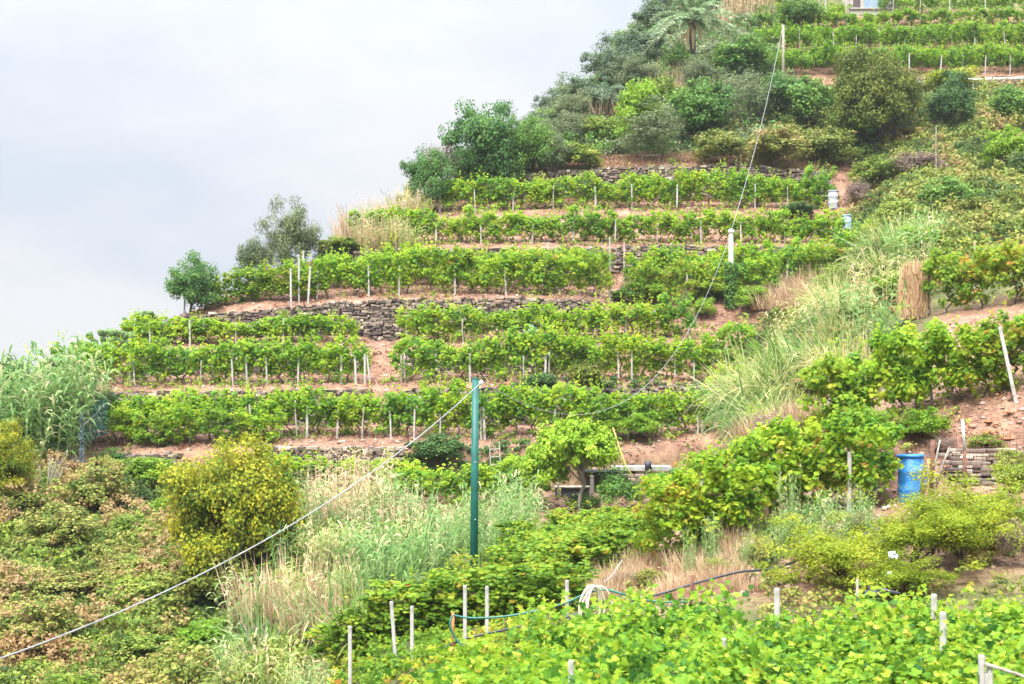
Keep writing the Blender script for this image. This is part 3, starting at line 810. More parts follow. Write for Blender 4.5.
# ------------------------------------------------------------------ posts
def post_mesh(mat, top=0.8, w=0.1, seed=0, holes=False, round_=False):
    m = MB(); g = R(seed)
    if round_:
        m.tube([(g.normal(0, .006), g.normal(0, .006), -.15 + 1.15 * i / 5) for i in range(6)], [w/2 * (1.1 - .05 * i) for i in range(6)], 7)
    else:
        m.box((0, 0, .425), (w, w * .8, 1.15), bev=.012)
    return m.mesh('post', mat, round_)
POST = [post_mesh(M['concrete'], w=.085), post_mesh(M['concrete'], w=.065), post_mesh(M['wood'], w=.07, seed=3, round_=True), post_mesh(M['wood'], w=.05, seed=5, round_=True)]
def post(px, Y, h, label, group, k=0, lean=None, name='vineyard_post', base=None):
    Y = hitY(px, base) if base is not None else Y
    g = G(px, Y)
    o = link(name, POST[k], None, (g.x, g.y, g.z), rnd.uniform(-.3, .3), (1, 1, h))
    o.rotation_euler = (rnd.gauss(0, .03), rnd.gauss(0, .035) if lean is None else lean, o.rotation_euler.z)
    return tag(o, label, 'post', group)
prow = [
 ('short pale post standing in the topmost long vine row', 74.55, 1.2, [440, 475, 513, 553, 596, 632, 677, 755, 788]),
 ('pale post in the second long vine row from the top', 70.15, 1.1, [401, 436, 481, 532, 573, 615, 657, 701, 741, 785]),
 ('pale post in the wide vine band above the grey stone wall', 64.85, 1.5, [317, 369, 399, 455, 506, 560, 686, 786]),
 ('pale post in the dark short row at the foot of the stone wall', 61.4, 1.05, [407, 463, 541, 626, 690]),
 ('pale post in the upper vine row left of the dirt path', 61.65, 1.05, [150, 190, 236, 283]),
 ('pale post in the long vine row right of the dirt path', 57.5, 1.2, [402, 405, 470, 524, 545, 549, 619, 632, 675, 694, 726]),
 ('pale post in the vine row left of the dirt path', 57.45, 1.15, [130, 135, 201, 233, 247, 267, 298, 341, 356, 365, 370]),
 ('pale post in the lowest long vine row', 53.5, 1.25, [179, 214, 246, 252, 282, 297, 307, 337, 362, 391, 414, 440, 481, 485, 555, 628, 634, 698, 702]),
 ('thin pale post under the bright vines near the house, top right', 99.2, 1.6, [800, 834, 856, 880, 905, 930, 952, 975, 1005]),
 ('thin pale post in the third highest vine row, top right', 94.4, 1.5, [909, 940, 963, 985, 1010]),
 ('thin pale post in the highest vine row, by the grey house', 104.2, 2.2, [800, 808, 818, 826, 846, 893, 920, 950, 985]),
]
for lab, Y, h, pxs in prow:
    for px in pxs:
        post(px, Y, h * rnd.uniform(.9, 1.12), lab, 'posts: ' + lab, rnd.choice([0, 1, 1, 2]))
for px, base, h in ((291, 306, 1.7), (299, 303, 2.2), (303, 299, 2.2), (308, 306, 1.7)):
    post(px, None, h, 'tall leaning white post in the cluster at the left end of the wide vine band', 'cluster of tall white posts', 0, rnd.uniform(-.02, .08), base=base)
for px, base in ((318, 279), (329, 269), (335, 268), (342, 266), (348, 264)):
    post(px, None, 1.15, 'white post standing out on the skyline left of the dry reeds', 'skyline posts', 1, base=base)
post(610, None, 2.9, 'tall pale post at the left side of the narrow stone gap', None, 1, base=302)
post(624, None, 2.0, 'pale post at the right side of the narrow stone gap', None, 1, base=284)
post(184, None, 1.1, 'stubby white post at the left end of the grey stone wall, on the skyline', None, 0, base=318)
post(112, None, 1.6, 'thick whitish post at the far left end of the lowest long row, leaning', None, 0, .05, base=436)
post(124, None, 1.2, 'thin white stake beside the thick leaning post at the left row end', None, 3, .03, base=436)
for px, base, h, k, ln, lab in (
  (952, 393, 1.45, 1, -.10, 'thin white post leaning left amid the red tinged vines'),
  (932, 402, .95, 1, -.09, 'short white post leaning left with a vine trunk beside it'),
  (1016, 405, 1.85, 0, -.20, 'thick grey concrete post leaning strongly left at the right edge'),
  (829, 413, 1.35, 2, 0.0, 'grey wooden post at the lower left end of the sloping vine row'),
  (838, 405, .7, 2, .06, 'short grey stub beside the wooden post at the sloping row'),
  (771, 512, 1.35, 0, .02, 'grey concrete post with dark marks in the middle of the near vine row'),
  (849, 515, 1.35, 0, .0, 'bright post at the right end of the near vine row'),
  (787, 515, 1.0, 0, .02, 'short concrete stub under the near vine row'),
  (698, 548, 1.6, 0, .05, 'concrete post at the left end of the near vine row, among red leaves'),
  (712, 520, 1.4, 2, .04, 'slim grey post rising above the left of the near vine row'),
  (975, 300, 1.9, 2, 0, 'grey post in the upper right vine row below the skyline bushes')):
    post(px, None, h, lab, None, k, ln, base=base)
def fpost(px, top, Y, h, k, label, lean=0.0):
    """a post whose top shows at image row top"""
    g = AT(px, top, Y)
    o = link('vineyard_post', POST[k], None, (g.x, g.y, g.z - h), 0.2, (1, 1, h))
    o.rotation_euler = (0, lean, rnd.uniform(-.2, .2))
    return tag(o, label, 'post')
fpost(465, 585, 25.5, 1.35, 1, 'pale upright stake directly below the green pole')
fpost(487, 586, 25.5, 1.35, 1, 'second pale stake just right of the one below the green pole')
fpost(397, 601, 26, 1.5, 1, 'pale stake leaning left in the short vine row', -.07)
fpost(412, 606, 26, 1.4, 1, 'pale stake crowned with reddish leaves, beside the leaning one')
fpost(350, 626, 25, 1.2, 1, 'leftmost pale stake at the bottom, among dry reeds')
fpost(567, 580, 24.5, 1.4, 1, 'grey post left of the coiled cream hose')
fpost(777, 588, 21.6, 1.7, 0, 'white post head poking out of the foreground canopy, centre right')
fpost(943, 612, 19.0, 1.5, 0, 'white post head in the canopy, below the golden bush at right')
fpost(934, 594, 21.5, 1.6, 0, 'square white post top at the rear of the canopy, right')
fpost(857, 579, 21.5, 1.7, 3, 'thin brown stick rising above the canopy')
fpost(724, 638, 19.0, 1.5, 1, 'short pale post in the middle of the foreground canopy')
fpost(571, 660, 16.5, 1.6, 1, 'pale post half buried in the canopy near the bottom edge')
fpost(310, 627, 30, 1.7, 3, 'dark thin stick leaning in the reeds at bottom left', .12).data = post_mesh(M['rust'], w=.09, seed=8, round_=True)

# end post with a rail in the bottom right corner
ep = thing('trellis_end_post', 'white forked concrete post carrying a pale rail in the bottom right corner', 'post', AT(985, 655, 14.2) + Vector((0, 0, -1.6)))
m = MB(); m.box((-.035, 0, .8), (.05, .08, 1.6), bev=.012); m.box((.045, 0, .75), (.05, .08, 1.5), bev=.012); m.box((0, 0.005, .72), (.12, .05, 1.38), bev=.01)
link('post', m.mesh('end_post', M['concrete']), ep)
m = MB(); m.tube([(-.02, -.05, 1.52), (.3, -.1, 1.42), (.75, -.2, 1.24)], .018, 6)
link('rail', m.mesh('rail', M['wood'], True), ep)

# ------------------------------------------------------------------ dry stone walls
def stone_wall(px0, px1, Yb, Yt, label, hmul=1.0, course=.115, seed=1, name='dry_stone_wall', cap=0.0, zmin=None):
    g = R(seed); m = MB()
    a, b = G(px0, Yb), G(px1, Yb)
    length = (b - a).length
    nseg = 400
    top = []; bot = []
    for i in range(nseg + 1):
        q = px0 + (px1 - px0) * i / nseg
        bb = G(q, Yb); tt = G(q, Yt); bot.append(bb); top.append(tt.z + cap)
    z_off = -0.12
    nc = int(max(t_ - b_.z for t_, b_ in zip(top, bot)) * hmul / course) + 2
    for r_ in range(nc):
        s_ = g.uniform(-.3, 0)
        while s_ < length:
            ln = float(np.clip(g.gamma(3., .075), .08, .5))
            q = (s_ + ln / 2) / length
            s_ += ln + .012
            if q < 0 or q > 1: continue
            i = min(int(q * nseg), nseg)
            z0 = bot[i].z + z_off + r_ * course + g.normal(0, .022) + .05 * math.sin(s_ * .9 + r_ * .4)
            if z0 + course * .4 > top[i] + .05: continue
            hh = course * g.uniform(.7, 1.25)
            i2 = min(i + 1, nseg); i1 = max(i2 - 1, 0)
            ang = math.atan2(bot[i2].y - bot[i1].y, bot[i2].x - bot[i1].x)
            lean = (z0 - bot[i].z) * .16
            p_ = bot[i]
            x, y, z = ln / 2, .2, hh / 2
            j = lambda k_: g.normal(0, k_)
            vs = []
            for (yy, sx, sz_) in ((-y + j(.035), .82, .78), (-y * .45, 1, 1), (y, 1, 1)):
                for (sx2, sz2) in ((-1, -1), (1, -1), (1, 1), (-1, 1)):
                    vs.append((sx2 * x * sx + j(.014), yy + j(.01), sz2 * z * sz_ + j(.012)))
            fs = [(0, 3, 2, 1)]
            fs = [(0, 1, 2, 3)]
            for l_ in range(2):
                for k_ in range(4):
                    fs.append((l_*4+k_, l_*4+4+k_, l_*4+4+(k_+1) % 4, l_*4+(k_+1) % 4))
            fs.append((11, 10, 9, 8))
            ca, sa = math.cos(ang + j(.09)), math.sin(ang + j(.06))
            vv = [(p_.x + v_[0]*ca - v_[1]*sa, p_.y - .06 + lean + v_[0]*sa + v_[1]*ca, z0 + hh/2 + v_[2]) for v_ in vs]
            m.add(vv, fs, float(np.clip(g.normal(.42, .24), 0, 1)))
    return tag(link(name, m.mesh('stones', M['stone'])), label, 'stone wall')
stone_wall(168, 606, 63.5, 64.1, 'long grey dry stone wall below the wide vine band', seed=2)
stone_wall(258, 404, 51.6, 52.3, 'low pale dry stone wall right of the yellow bush, below the lowest long row', seed=3)
stone_wall(404, 742, 56.0, 56.6, 'dark dry stone ledge wall behind the top of the green pole', seed=4)
stone_wall(90, 368, 56.0, 56.6, 'low dry stone ledge below the vine row left of the dirt path', seed=5)
stone_wall(612, 622, 68.5, 69.1, 'narrow patch of dark stone wall showing in the gap between the vine bands', seed=6)
stone_wall(356, 604, 68.5, 69.1, 'dark stone ledge under the second long vine row', seed=7)
stone_wall(628, 850, 68.5, 69.1, 'stone ledge under the second long vine row, right of the gap', seed=16)
stone_wall(480, 830, 77.5, 78.2, 'dry stone wall topped by brown grass above the topmost vine row', seed=8)
stone_wall(110, 180, 51.6, 52.3, 'crumbling earth and stone wall under the left end of the lowest long row', seed=9)
stone_wall(820, 1060, 102.4, 103, 'low stone ledge under the highest vine row near the house', seed=10, course=.2)
stone_wall(780, 1060, 97.4, 98, 'low stone ledge under the second highest vine row, top right', seed=11, course=.2)
stone_wall(890, 1060, 92.5, 93.2, 'stone ledge beneath the white pipe rail', seed=12, course=.2)
stone_wall(402, 600, 60.0, 60.6, 'dark stone footing below the short vine row, right of the dirt path', seed=13)
stone_wall(128, 366, 60.0, 60.6, 'stone footing below the upper vine row left of the dirt path', seed=14)
stone_wall(372, 402, 63.2, 64.1, 'broken stone steps at the top of the dirt path', seed=15)

# ------------------------------------------------------------------ scrub, dry grass: the uncountable cover
def region_pts(g, n, regs):
    """regs: (px0, px1, Y0, Y1, weight); density is even in plan"""
    out_ = []
    ar = np.array([(r[3]**2 - r[2]**2) * (r[1] - r[0]) * r[4] for r in regs]); ar = ar / ar.sum()
    for r, q in zip(regs, ar):
        m_ = int(n * q)
        px = g.uniform(r[0], r[1], m_); Y = np.sqrt(g.uniform(r[2]**2, r[3]**2, m_))
        out_.append((px, Y))
    return np.concatenate([o_[0] for o_ in out_]), np.concatenate([o_[1] for o_ in out_])

def thicket(name, label, mat, regs, ncl, nl, ls, cr, hump, seed, vbase=.4, vnoise=.55, cond=None, keep=None):
    g = R(seed)
    px, Y = region_pts(g, ncl, regs)
    base = Gv(px, Y)
    hn = np.array([mnoise.noise(Vector((float(p_[0]) * .45, float(p_[1]) * .45, seed))) for p_ in base])
    vn = np.array([mnoise.noise(Vector((float(p_[0]) * .33 + 9, float(p_[1]) * .33, seed * 2.0))) for p_ in base])
    top = hump * (0.55 + 0.9 * hn)
    if cond is not None:
        ok = cond(px, Y, hn)
        base, top, vn, hn = base[ok], top[ok], vn[ok], hn[ok]
    n = len(base)
    c = base + np.stack([np.zeros(n), np.zeros(n), np.maximum(top, .08) * g.uniform(.2, 1.0, n)], -1)
    ci = np.repeat(np.arange(n), nl)
    off = unit(g.normal(size=(n * nl, 3))) * g.random((n * nl, 1)) ** .5
    off[:, 2] *= .7
    pos = c[ci] + off * cr * g.uniform(.6, 1.3, n)[ci][:, None]
    nr = off + np.array([0, -.25, .6]) + g.normal(0, .5, (len(ci), 3))
    val = vbase + vnoise * vn[ci] + g.normal(0, .13, n)[ci] + g.normal(0, .12, len(ci))
    v, f, a = leaf_cloud(pos, nr, ls * g.uniform(.55, 1.4, len(ci)), np.clip(val, 0, 1), g)
    return tag(link(name, mesh_np(name, v, f, a, mat)), label, 'ground cover', kind='stuff')

thicket('bramble_thicket', 'brownish and olive bramble thicket covering the lower left slope', M['bramble'],
        [(-60, 300, 29, 49.5, 1.0), (300, 420, 36, 48, .5)], 8200, 26, .105, .24, 1.25, 5, .47, .95)
thicket('rusty_scrub', 'rusty brown dying bramble patches on the far left of the lower slope', M['bramble'],
        [(-60, 185, 36, 47.5, 1.0), (-60, 90, 30, 36, .7)], 1800, 28, .10, .25, 1.5, 17, .80, .35, cond=lambda px, Y, hn: hn > .05)
thicket('green_scrub', 'bright green scrub among the brambles on the lower left slope', M['scrub'],
        [(-60, 300, 29, 44, 1.0)], 1700, 26, .105, .26, 1.1, 6, .5, .5, cond=lambda px, Y, hn: hn > -.02)
thicket('slope_scrub', 'yellow green and brownish scrub covering the slope at the upper right', M['bramble'],
        [(850, 1400, 47, 91, 1.0), (700, 860, 79.5, 92, 1.0), (740, 860, 44, 62, .5)], 12500, 26, .15, .33, 1.2, 7, .46, .75)
thicket('ridge_scrub', 'grey green scrub covering the upper slope under the palm', M['olive'],
        [(480, 780, 82, 97, 1.0), (600, 780, 95, 118, .8)], 3600, 26, .18, .4, 1.4, 8, .55, .5)
thicket('ridge_green', 'green undergrowth between the bushes of the upper slope', M['mid'],
        [(490, 780, 80, 97, 1.0), (600, 780, 95, 120, .8)], 1700, 30, .16, .42, 1.8, 18, .5, .5, cond=lambda px, Y, hn: hn > -.05)
thicket('hanging_scrub', 'brownish scrub hanging over the ledge above the topmost vine row', M['bramble'],
        [(480, 835, 76.9, 78.4, 1.0)], 420, 28, .12, .26, .75, 20, .62, .5, cond=lambda px, Y, hn: hn > -.12)
thicket('terrace_weeds', 'scattered green weeds along the terrace ledges', M['scrub'],
        [(100, 745, 51.8, 60.8, 1), (380, 850, 60, 78, 1), (420, 650, 47, 52, .8), (640, 1080, 27, 42, .5)], 4600, 14, .10, .16, .3, 9, .45, .6, cond=lambda px, Y, hn: hn > .03)
thicket('ridge_bushes', 'low bushes over the left crest of the hill', M['mid'],
        [(60, 210, 58, 66, 1), (200, 400, 66.5, 73, .6)], 420, 22, .16, .3, .8, 10, .5, .4, cond=lambda px, Y, hn: soil_mask(px, Y) < .5)

thicket('corner_weeds', 'green weeds and reddish leaves at the foot of the pale stakes', M['vine_red'],
        [(330, 540, 16, 31, 1.0), (390, 530, 33, 40, .6)], 1500, 26, .085, .16, .5, 19, .38, .5)
thicket('bank_weeds', 'weeds and dry brambles on the bank around the blue barrel', M['bramble'],
        [(760, 1400, 23, 31, 1), (600, 780, 25, 29, .5), (1040, 1400, 31, 46, .8)], 2600, 22, .075, .15, .4, 12, .55, .6, cond=lambda px, Y, hn: hn > -.05)
thicket('wall_ivy', 'dark ivy hanging over the ledge wall right of the green pole', M['evergreen'],
        [(404, 530, 51.2, 52.4, 1), (590, 740, 55.9, 56.7, .8), (500, 600, 56.0, 56.7, .5)], 420, 40, .10, .2, .5, 14, .5, .4)
M['litter'] = leaf_mat('dead_leaves', [(0.0, (0.10, 0.045, 0.03)), (0.5, (0.24, 0.105, 0.06)), (0.85, (0.36, 0.19, 0.10)), (1.0, (0.45, 0.33, 0.2))], .1)
thicket('leaf_litter', 'reddish dead leaves littering the soil under the vine rows', M['litter'],
        [(95, 745, 51.8, 61, 1), (170, 855, 60, 80, 1), (420, 650, 46.5, 51.8, 1), (620, 1090, 26, 42, .8)], 5200, 12, .09, .22, .03, 15, .45, .6, cond=lambda px, Y, hn: (hn > -.12) & (soil_mask(px, Y) > .5))
def grass_cover(name, label, n, regs, seed, h, w, mat, vm, vs, use_mask=True):
    g = R(seed)
    px, Y = region_pts(g, n, regs)
    if use_mask:
        kp = g.random(len(px)) < soil_mask(px, Y)
        px, Y = px[kp], Y[kp]
    base = Gv(px, Y)
    cl = np.array([mnoise.noise(Vector((float(p_[0]) * .6, float(p_[1]) * .6, seed))) for p_ in base])
    kp = cl > -.25
    base, cl = base[kp], cl[kp]; n = len(base)
    d = np.stack([g.normal(0, .55, n), g.normal(-.15, .55, n), np.ones(n)], -1)
    sc = base[:, 1] / 55.0
    v, f, a = blades(base - np.array([0, 0, .02]), d, h * g.uniform(.4, 1.3, n) * (.7 + cl), w * (.5 + .5 * sc) * g.uniform(.7, 1.3, n), g.uniform(.2, 1., n), np.clip(vm + .4 * cl + g.normal(0, vs, n), 0, 1), 2, g)
    return tag(link(name, mesh_np(name, v, f, a, mat)), label, 'grass', kind='stuff')
grass_cover('dry_grass', 'dry straw coloured grass over the terrace soil', 60000,
            [(95, 745, 51.6, 61, 1), (170, 855, 60, 80, 1.), (420, 650, 46.5, 51.8, 1)], 21, .28, .035, M['grass'], .5, .2)
grass_cover('straw_grass', 'pale dry grass and litter on the bank at the right', 90000,
            [(600, 1400, 23.5, 42, 1)], 22, .26, .022, M['grass'], .55, .22)
grass_cover('ledge_grass', 'brown dry grass along the stone ledge above the topmost vine row', 22000,
            [(480, 830, 77.0, 78.3, 1.6), (480, 830, 78.3, 81.5, .8)], 23, .7, .055, M['grass'], .45, .2, False)
grass_cover('upper_dry_grass', 'tan dry grass between the highest vine rows', 16000,
            [(770, 1080, 92.6, 109, 1)], 24, .55, .05, M['grass'], .62, .15)

# clods, stones and leaf litter lying on the bare soil
def litter(name, label, n, regs, seed, s, mat):
    g = R(seed); px, Y = region_pts(g, n, regs)
    kp = g.random(len(px)) < soil_mask(px, Y); base = Gv(px[kp], Y[kp]); n = len(base)
    T = np.array([(0, 0, .5), (.5, .1, 0), (.1, .5, .05), (-.5, .1, 0), (-.1, -.5, .08), (0, 0, -.4)])
    FA = np.array([(0, 1, 2), (0, 2, 3), (0, 3, 4), (0, 4, 1), (5, 2, 1), (5, 3, 2), (5, 4, 3), (5, 1, 4)])
    V = base[:, None, :] + (T[None] * g.uniform(.5, 1.3, (n, 6, 1)) + g.normal(0, .06, (n, 6, 3))) * (s * (.3 + g.random(n) ** 3 * 1.6))[:, None, None] * np.array([1.2, 1.2, .7])
    FF = (np.arange(n)[:, None, None] * 6 + FA[None]).reshape(-1, 3)
    return tag(link(name, mesh_np(name, V.reshape(-1, 3), FF, np.repeat(g.random(n), 6), mat)), label, 'rubble', kind='stuff')
litter('soil_rubble', 'small stones and clods lying over the terrace soil', 14000, [(95, 745, 51.6, 61, 1), (170, 855, 60, 80, 1.), (420, 650, 46.5, 51.8, 1)], 31, .13, M['debris'])
litter('bank_rubble', 'stones and clods on the dry bank at the right', 8000, [(600, 1090, 25.5, 42, 1)], 32, .11, M['debris'])

# ------------------------------------------------------------------ trees and shrubs, one by one: px, base row, width, height (pixels)
RT = 'trees along the left ridge'
tree(192, 316, 66, 60, 'teal', 'round green tree on the skyline at the left end of the grey stone wall', RT, sink=.22)
tree(254, 290, 46, 62, 'olive', 'small dark crowned olive tree on the skyline, left of a taller olive', RT, sink=.22)
tree(294, 284, 66, 84, 'olive', 'taller grey green olive tree on the skyline, left of the white posts', RT, sink=.22)
tree(330, 275, 40, 30, 'olive', 'low grey olive bush on the skyline behind the white posts', RT, sink=.22)
tree(426, 212, 56, 68, 'teal', 'dark green tree at the left foot of the tree clump above the top vine row', RT, sink=.22)
shrub(444, 200, 56, 56, 'purple', 'bare purplish grey shrub in front of the ridge tree clump')
tree(484, 192, 84, 92, 'teal', 'tallest bushy green tree of the ridge clump above the top vine row', RT, sink=.22)
tree(530, 190, 64, 70, 'mid', 'rounded green tree at the right of the ridge clump', RT, sink=.22)
tree(505, 194, 60, 52, 'evergreen', 'dark green bush at the front of the ridge clump', RT, sink=.22)
tree(470, 200, 50, 50, 'teal', 'green bush between the purplish shrub and the tallest ridge tree', RT, sink=.22)
tree(552, 186, 54, 50, 'olive', 'grey green bush at the far right of the ridge clump', RT, sink=.22)
tree(510, 176, 56, 56, 'mid', 'green tree rising behind the middle of the ridge clump', RT, sink=.22)
tree(536, 164, 56, 48, 'olive', 'dull grey green bush behind the right of the ridge clump', RT, sink=.22)
shrub(340, 262, 56, 26, 'scrub', 'yellow green bush on the skyline between the olives and the dry reeds')
shrub(388, 240, 50, 34, 'scrub', 'pale bush at the right foot of the dry skyline reeds')
UP = 'trees on the upper ridge'
for (px, base, w, h, kd, lab) in (
  (532, 140, 44, 40, 'bluegreen', 'small bluish bush on the skyline just above the ridge clump'),
  (556, 132, 56, 44, 'olive', 'grey green bush just inside the upper skyline'),
  (546, 122, 44, 40, 'bluegreen', 'lowest bluish tree on the upper skyline'),
  (572, 112, 56, 54, 'bluegreen', 'bluish grey tree on the skyline, second up from the lowest'),
  (604, 92, 62, 64, 'bluegreen', 'large bluish tree rising at the bend of the upper skyline'),
  (600, 118, 60, 48, 'bluegreen', 'bluish green bush below the large bluish skyline tree'),
  (626, 68, 64, 56, 'bluegreen', 'dark bluish tree on the skyline left of the palm'),
  (648, 36, 56, 56, 'bluegreen', 'highest bluish tree on the skyline, above the palm'),
  (628, 100, 60, 44, 'olive', 'grey green bush on the slope left of the palm'),
  (700, 20, 60, 50, 'bluegreen', 'dark bluish tree at the top edge behind the palm'),
  (760, 10, 60, 50, 'evergreen', 'dark tree at the top edge right of the dry brown grass'),
  (788, 30, 44, 34, 'mid', 'green bush at the left end of the highest vine row')):
    tree(px + 10, base, w * 1.05, h * (.74 if kd == 'bluegreen' else 1), kd, lab, UP, sink=.25)
MS = 'bushes on the middle slope'
for (px, base, w, h, kd, lab) in (
  (744, 88, 78, 50, 'mid', 'large rounded green bush right of the palm'),
  (700, 100, 60, 44, 'olive', 'grey green bush below the palm trunk'),
  (682, 84, 44, 38, 'mid', 'small green bush hugging the palm trunk'),
  (660, 118, 56, 40, 'scrub', 'yellowish bush on the slope below the palm'),
  (640, 160, 62, 78, 'lime', 'bright green bush at the left of the mid slope bush group'),
  (655, 164, 72, 62, 'olive', 'grey green bush in the middle of the mid slope bush group'),
  (690, 150, 66, 68, 'mid', 'green bush right of the grey green one on the mid slope'),
  (708, 142, 60, 60, 'teal', 'dark green bush at the right of the mid slope bush group'),
  (744, 130, 66, 60, 'olive', 'dull green bush above the bramble bank, left of the wooden pole'),
  (780, 126, 62, 52, 'teal', 'dark green bush at the foot of the wooden pole'),
  (812, 134, 60, 58, 'mid', 'green bush between the wooden pole and the big olive brown tree'),
  (600, 150, 54, 36, 'scrub', 'pale shrub beside the whitish agave'),
  (566, 152, 60, 40, 'olive', 'grey green shrub on the slope left of the agave'),
  (576, 178, 60, 28, 'scrub', 'low yellow green shrub under the white rail'),
  (720, 172, 62, 36, 'bramble', 'olive bramble mound at the left of the bramble bank above the top row'),
  (776, 172, 76, 40, 'bramble', 'wide bramble mound in the middle of the bank above the top row'),
  (826, 168, 66, 40, 'bramble', 'bramble mound at the right of the bank above the top row'),
  (850, 150, 60, 40, 'mid', 'low green bush in front of the big olive brown tree'),
  (798, 222, 40, 16, 'evergreen', 'small dark bush at the right end under the topmost long row')):
    shrub(px, base, w, h, kd, lab, MS)
tree(874, 150, 108, 104, 'olivebrown', 'big olive brown tree standing alone below the top right vines', name='tree', sink=.3)
tree(950, 128, 62, 54, 'evergreen', 'dark green bush with a yellow creeper, right of the big olive brown tree', sink=.3)
RS = 'bushes on the right slope'
for (px, base, w, h, kd, lab) in (
  (952, 96, 60, 30, 'acacia', 'yellow green creeper mound beneath the white pipe rail'),
  (1006, 172, 50, 46, 'lime', 'bright lime bush near the right edge on the upper slope'),
  (1010, 130, 50, 44, 'mid', 'green bush at the right edge under the white pipe rail'),
  (948, 220, 62, 42, 'mid', 'rounded green bush in the middle of the right slope'),
  (900, 232, 60, 34, 'scrub', 'yellow green bush left of the rounded green one on the right slope'),
  (980, 228, 60, 34, 'olivebrown', 'olive bush right of the rounded green one on the right slope'),
  (880, 190, 60, 34, 'scrub', 'pale yellow bush right of the grey drum'),
  (920, 180, 60, 30, 'purple', 'dead greyish bush on the right slope below the big tree'),
  (876, 246, 36, 28, 'acacia', 'yellow leaved bush beside the pale blue drum'),
  (858, 208, 30, 30, 'purple', 'dead brown bush beside the grey drum')):
    shrub(px, base, w, h, kd, lab, RS)
LL = 'bushes on the lower slope'
tree(236, 606, 152, 160, 'yellow', 'big yellow green bushy tree on the lower left slope', var=0, Y=39.0, sink=.22)
shrub(216, 616, 100, 60, 'olivebrown', 'olive green creeper mass at the foot of the big yellow green tree', Y=37.8)
tree(6, 520, 74, 90, 'yellow', 'dull yellow green bush at the left edge')
tree(10, 400, 56, 72, 'evergreen', 'dark green tree at the far left edge of the skyline')
for (px, base, w, h, kd, lab) in (
  (152, 490, 66, 34, 'lime', 'fresh green bush left of the big yellow green tree'),
  (116, 476, 56, 24, 'mid', 'low green creeper under the left end of the lowest row'),
  (100, 520, 70, 50, 'bramble', 'brownish bramble mound below the blue netting'),
  (60, 560, 90, 56, 'bramble', 'broad brown bramble mound at the left of the lower slope'),
  (40, 660, 90, 60, 'bramble', 'bramble mound in the bottom left corner'),
  (150, 620, 90, 54, 'scrub', 'green bramble mound beside the big yellow green tree'),
  (210, 672, 80, 50, 'lime', 'green bush under the low end of the overhead cable'),
  (640, 442, 46, 32, 'lime', 'bright weed clump above the shelter roof'),
  (612, 440, 34, 28, 'lime', 'upright green weeds left of the shelter roof'),
  (650, 302, 44, 24, 'lime', 'green creeper patch beside the grey slab'),
  (622, 304, 30, 16, 'mid', 'small green patch beneath the narrow stone gap'),
  (716, 302, 60, 26, 'vine_y', 'yellow green bush by the ivy covered pole'),
  (752, 316, 46, 28, 'lime', 'lime bush right of the ivy covered pole'),
  (744, 282, 40, 24, 'acacia', 'yellow bush at the right of the ivy covered pole'),
  (704, 320, 26, 24, 'lime', 'small bright bush left of the ivy covered pole'),
  (584, 512, 40, 20, 'mid', 'small bush under the lemon tree'),
  (618, 514, 54, 46, 'mid', 'leafy green bush beside the stone shelter'),
  (440, 470, 60, 34, 'evergreen', 'dark ivy mound on the wall left of the green pole'),
  (540, 398, 44, 22, 'evergreen', 'dark creeper on the ledge right of the green pole'),
  (868, 466, 66, 62, 'lime', 'bright lime bush above the blue barrel, left of a smaller one'),
  (925, 446, 46, 40, 'lime', 'smaller lime bush to the right above the blue barrel'),
  (872, 480, 50, 32, 'bramble', 'reddish dry bramble under the bright lime bush'),
  (830, 440, 60, 34, 'acacia', 'yellow green bush at the low end of the sloping vine row'),
  (1010, 480, 36, 34, 'scrub', 'green bush at the right edge beside the wire fence')):
    shrub(px, base, w, h, kd, lab, LL)
KL = {'bramble': 'brownish bramble bush in the thicket on the lower left slope', 'scrub': 'yellow green bush in the thicket on the lower left slope', 'lime': 'bright green bush in the thicket on the lower left slope', 'olivebrown': 'dull olive bush in the thicket on the lower left slope', 'purple': 'dead greyish brown bush in the thicket on the lower left slope', 'mid': 'dark green bush in the thicket on the lower left slope'}
for i in range(46):
    kd = rnd.choice(['bramble', 'bramble', 'bramble', 'scrub', 'scrub', 'lime', 'olivebrown'])
    px = rnd.uniform(-20, 285); Y = math.sqrt(rnd.uniform(31 ** 2, 47.5 ** 2))
    if 165 < px < 300 and Y < 39.5 and Y > 36: continue
    shrub(px, None, rnd.uniform(40, 90), rnd.uniform(20, 38), kd, KL[kd], 'lower left thicket, ' + kd, Y)
KB = {'bramble': 'reddish dry bush on the bank around the blue barrel', 'scrub': 'yellow green weed bush on the bank around the blue barrel', 'lime': 'fresh green weed bush on the bank around the blue barrel', 'purple': 'dead brown weed bush on the bank around the blue barrel'}
for (px, Y, w, h, kd) in ((885, 27, 40, 30, 'bramble'), (935, 28.4, 44, 34, 'scrub'), (965, 28.8, 46, 34, 'bramble'), (1000, 27.4, 60, 44, 'scrub'), (1018, 25.4, 50, 50, 'purple'), (985, 25.8, 46, 40, 'bramble'), (950, 27.2, 50, 34, 'lime'), (875, 30.6, 36, 26, 'purple'), (858, 28.6, 34, 22, 'scrub'), (760, 27.6, 40, 30, 'bramble'), (715, 27.2, 34, 24, 'scrub'), (905, 33.8, 44, 26, 'bramble'), (945, 32.6, 40, 22, 'purple'), (985, 32.4, 40, 20, 'scrub'), (1012, 30.2, 46, 36, 'scrub'), (840, 32.4, 56, 34, 'lime'), (650, 28, 36, 24, 'bramble'), (625, 28.6, 40, 20, 'purple'), (800, 36, 60, 26, 'bramble'), (780, 38, 60, 30, 'purple')):
    shrub(px, None, w, h, kd, KB[kd], 'weed bushes on the bank, ' + kd, Y)
shrub(585, 394, 40, 30, 'olivebrown', 'round olive broom bush on the ledge right of the green pole')

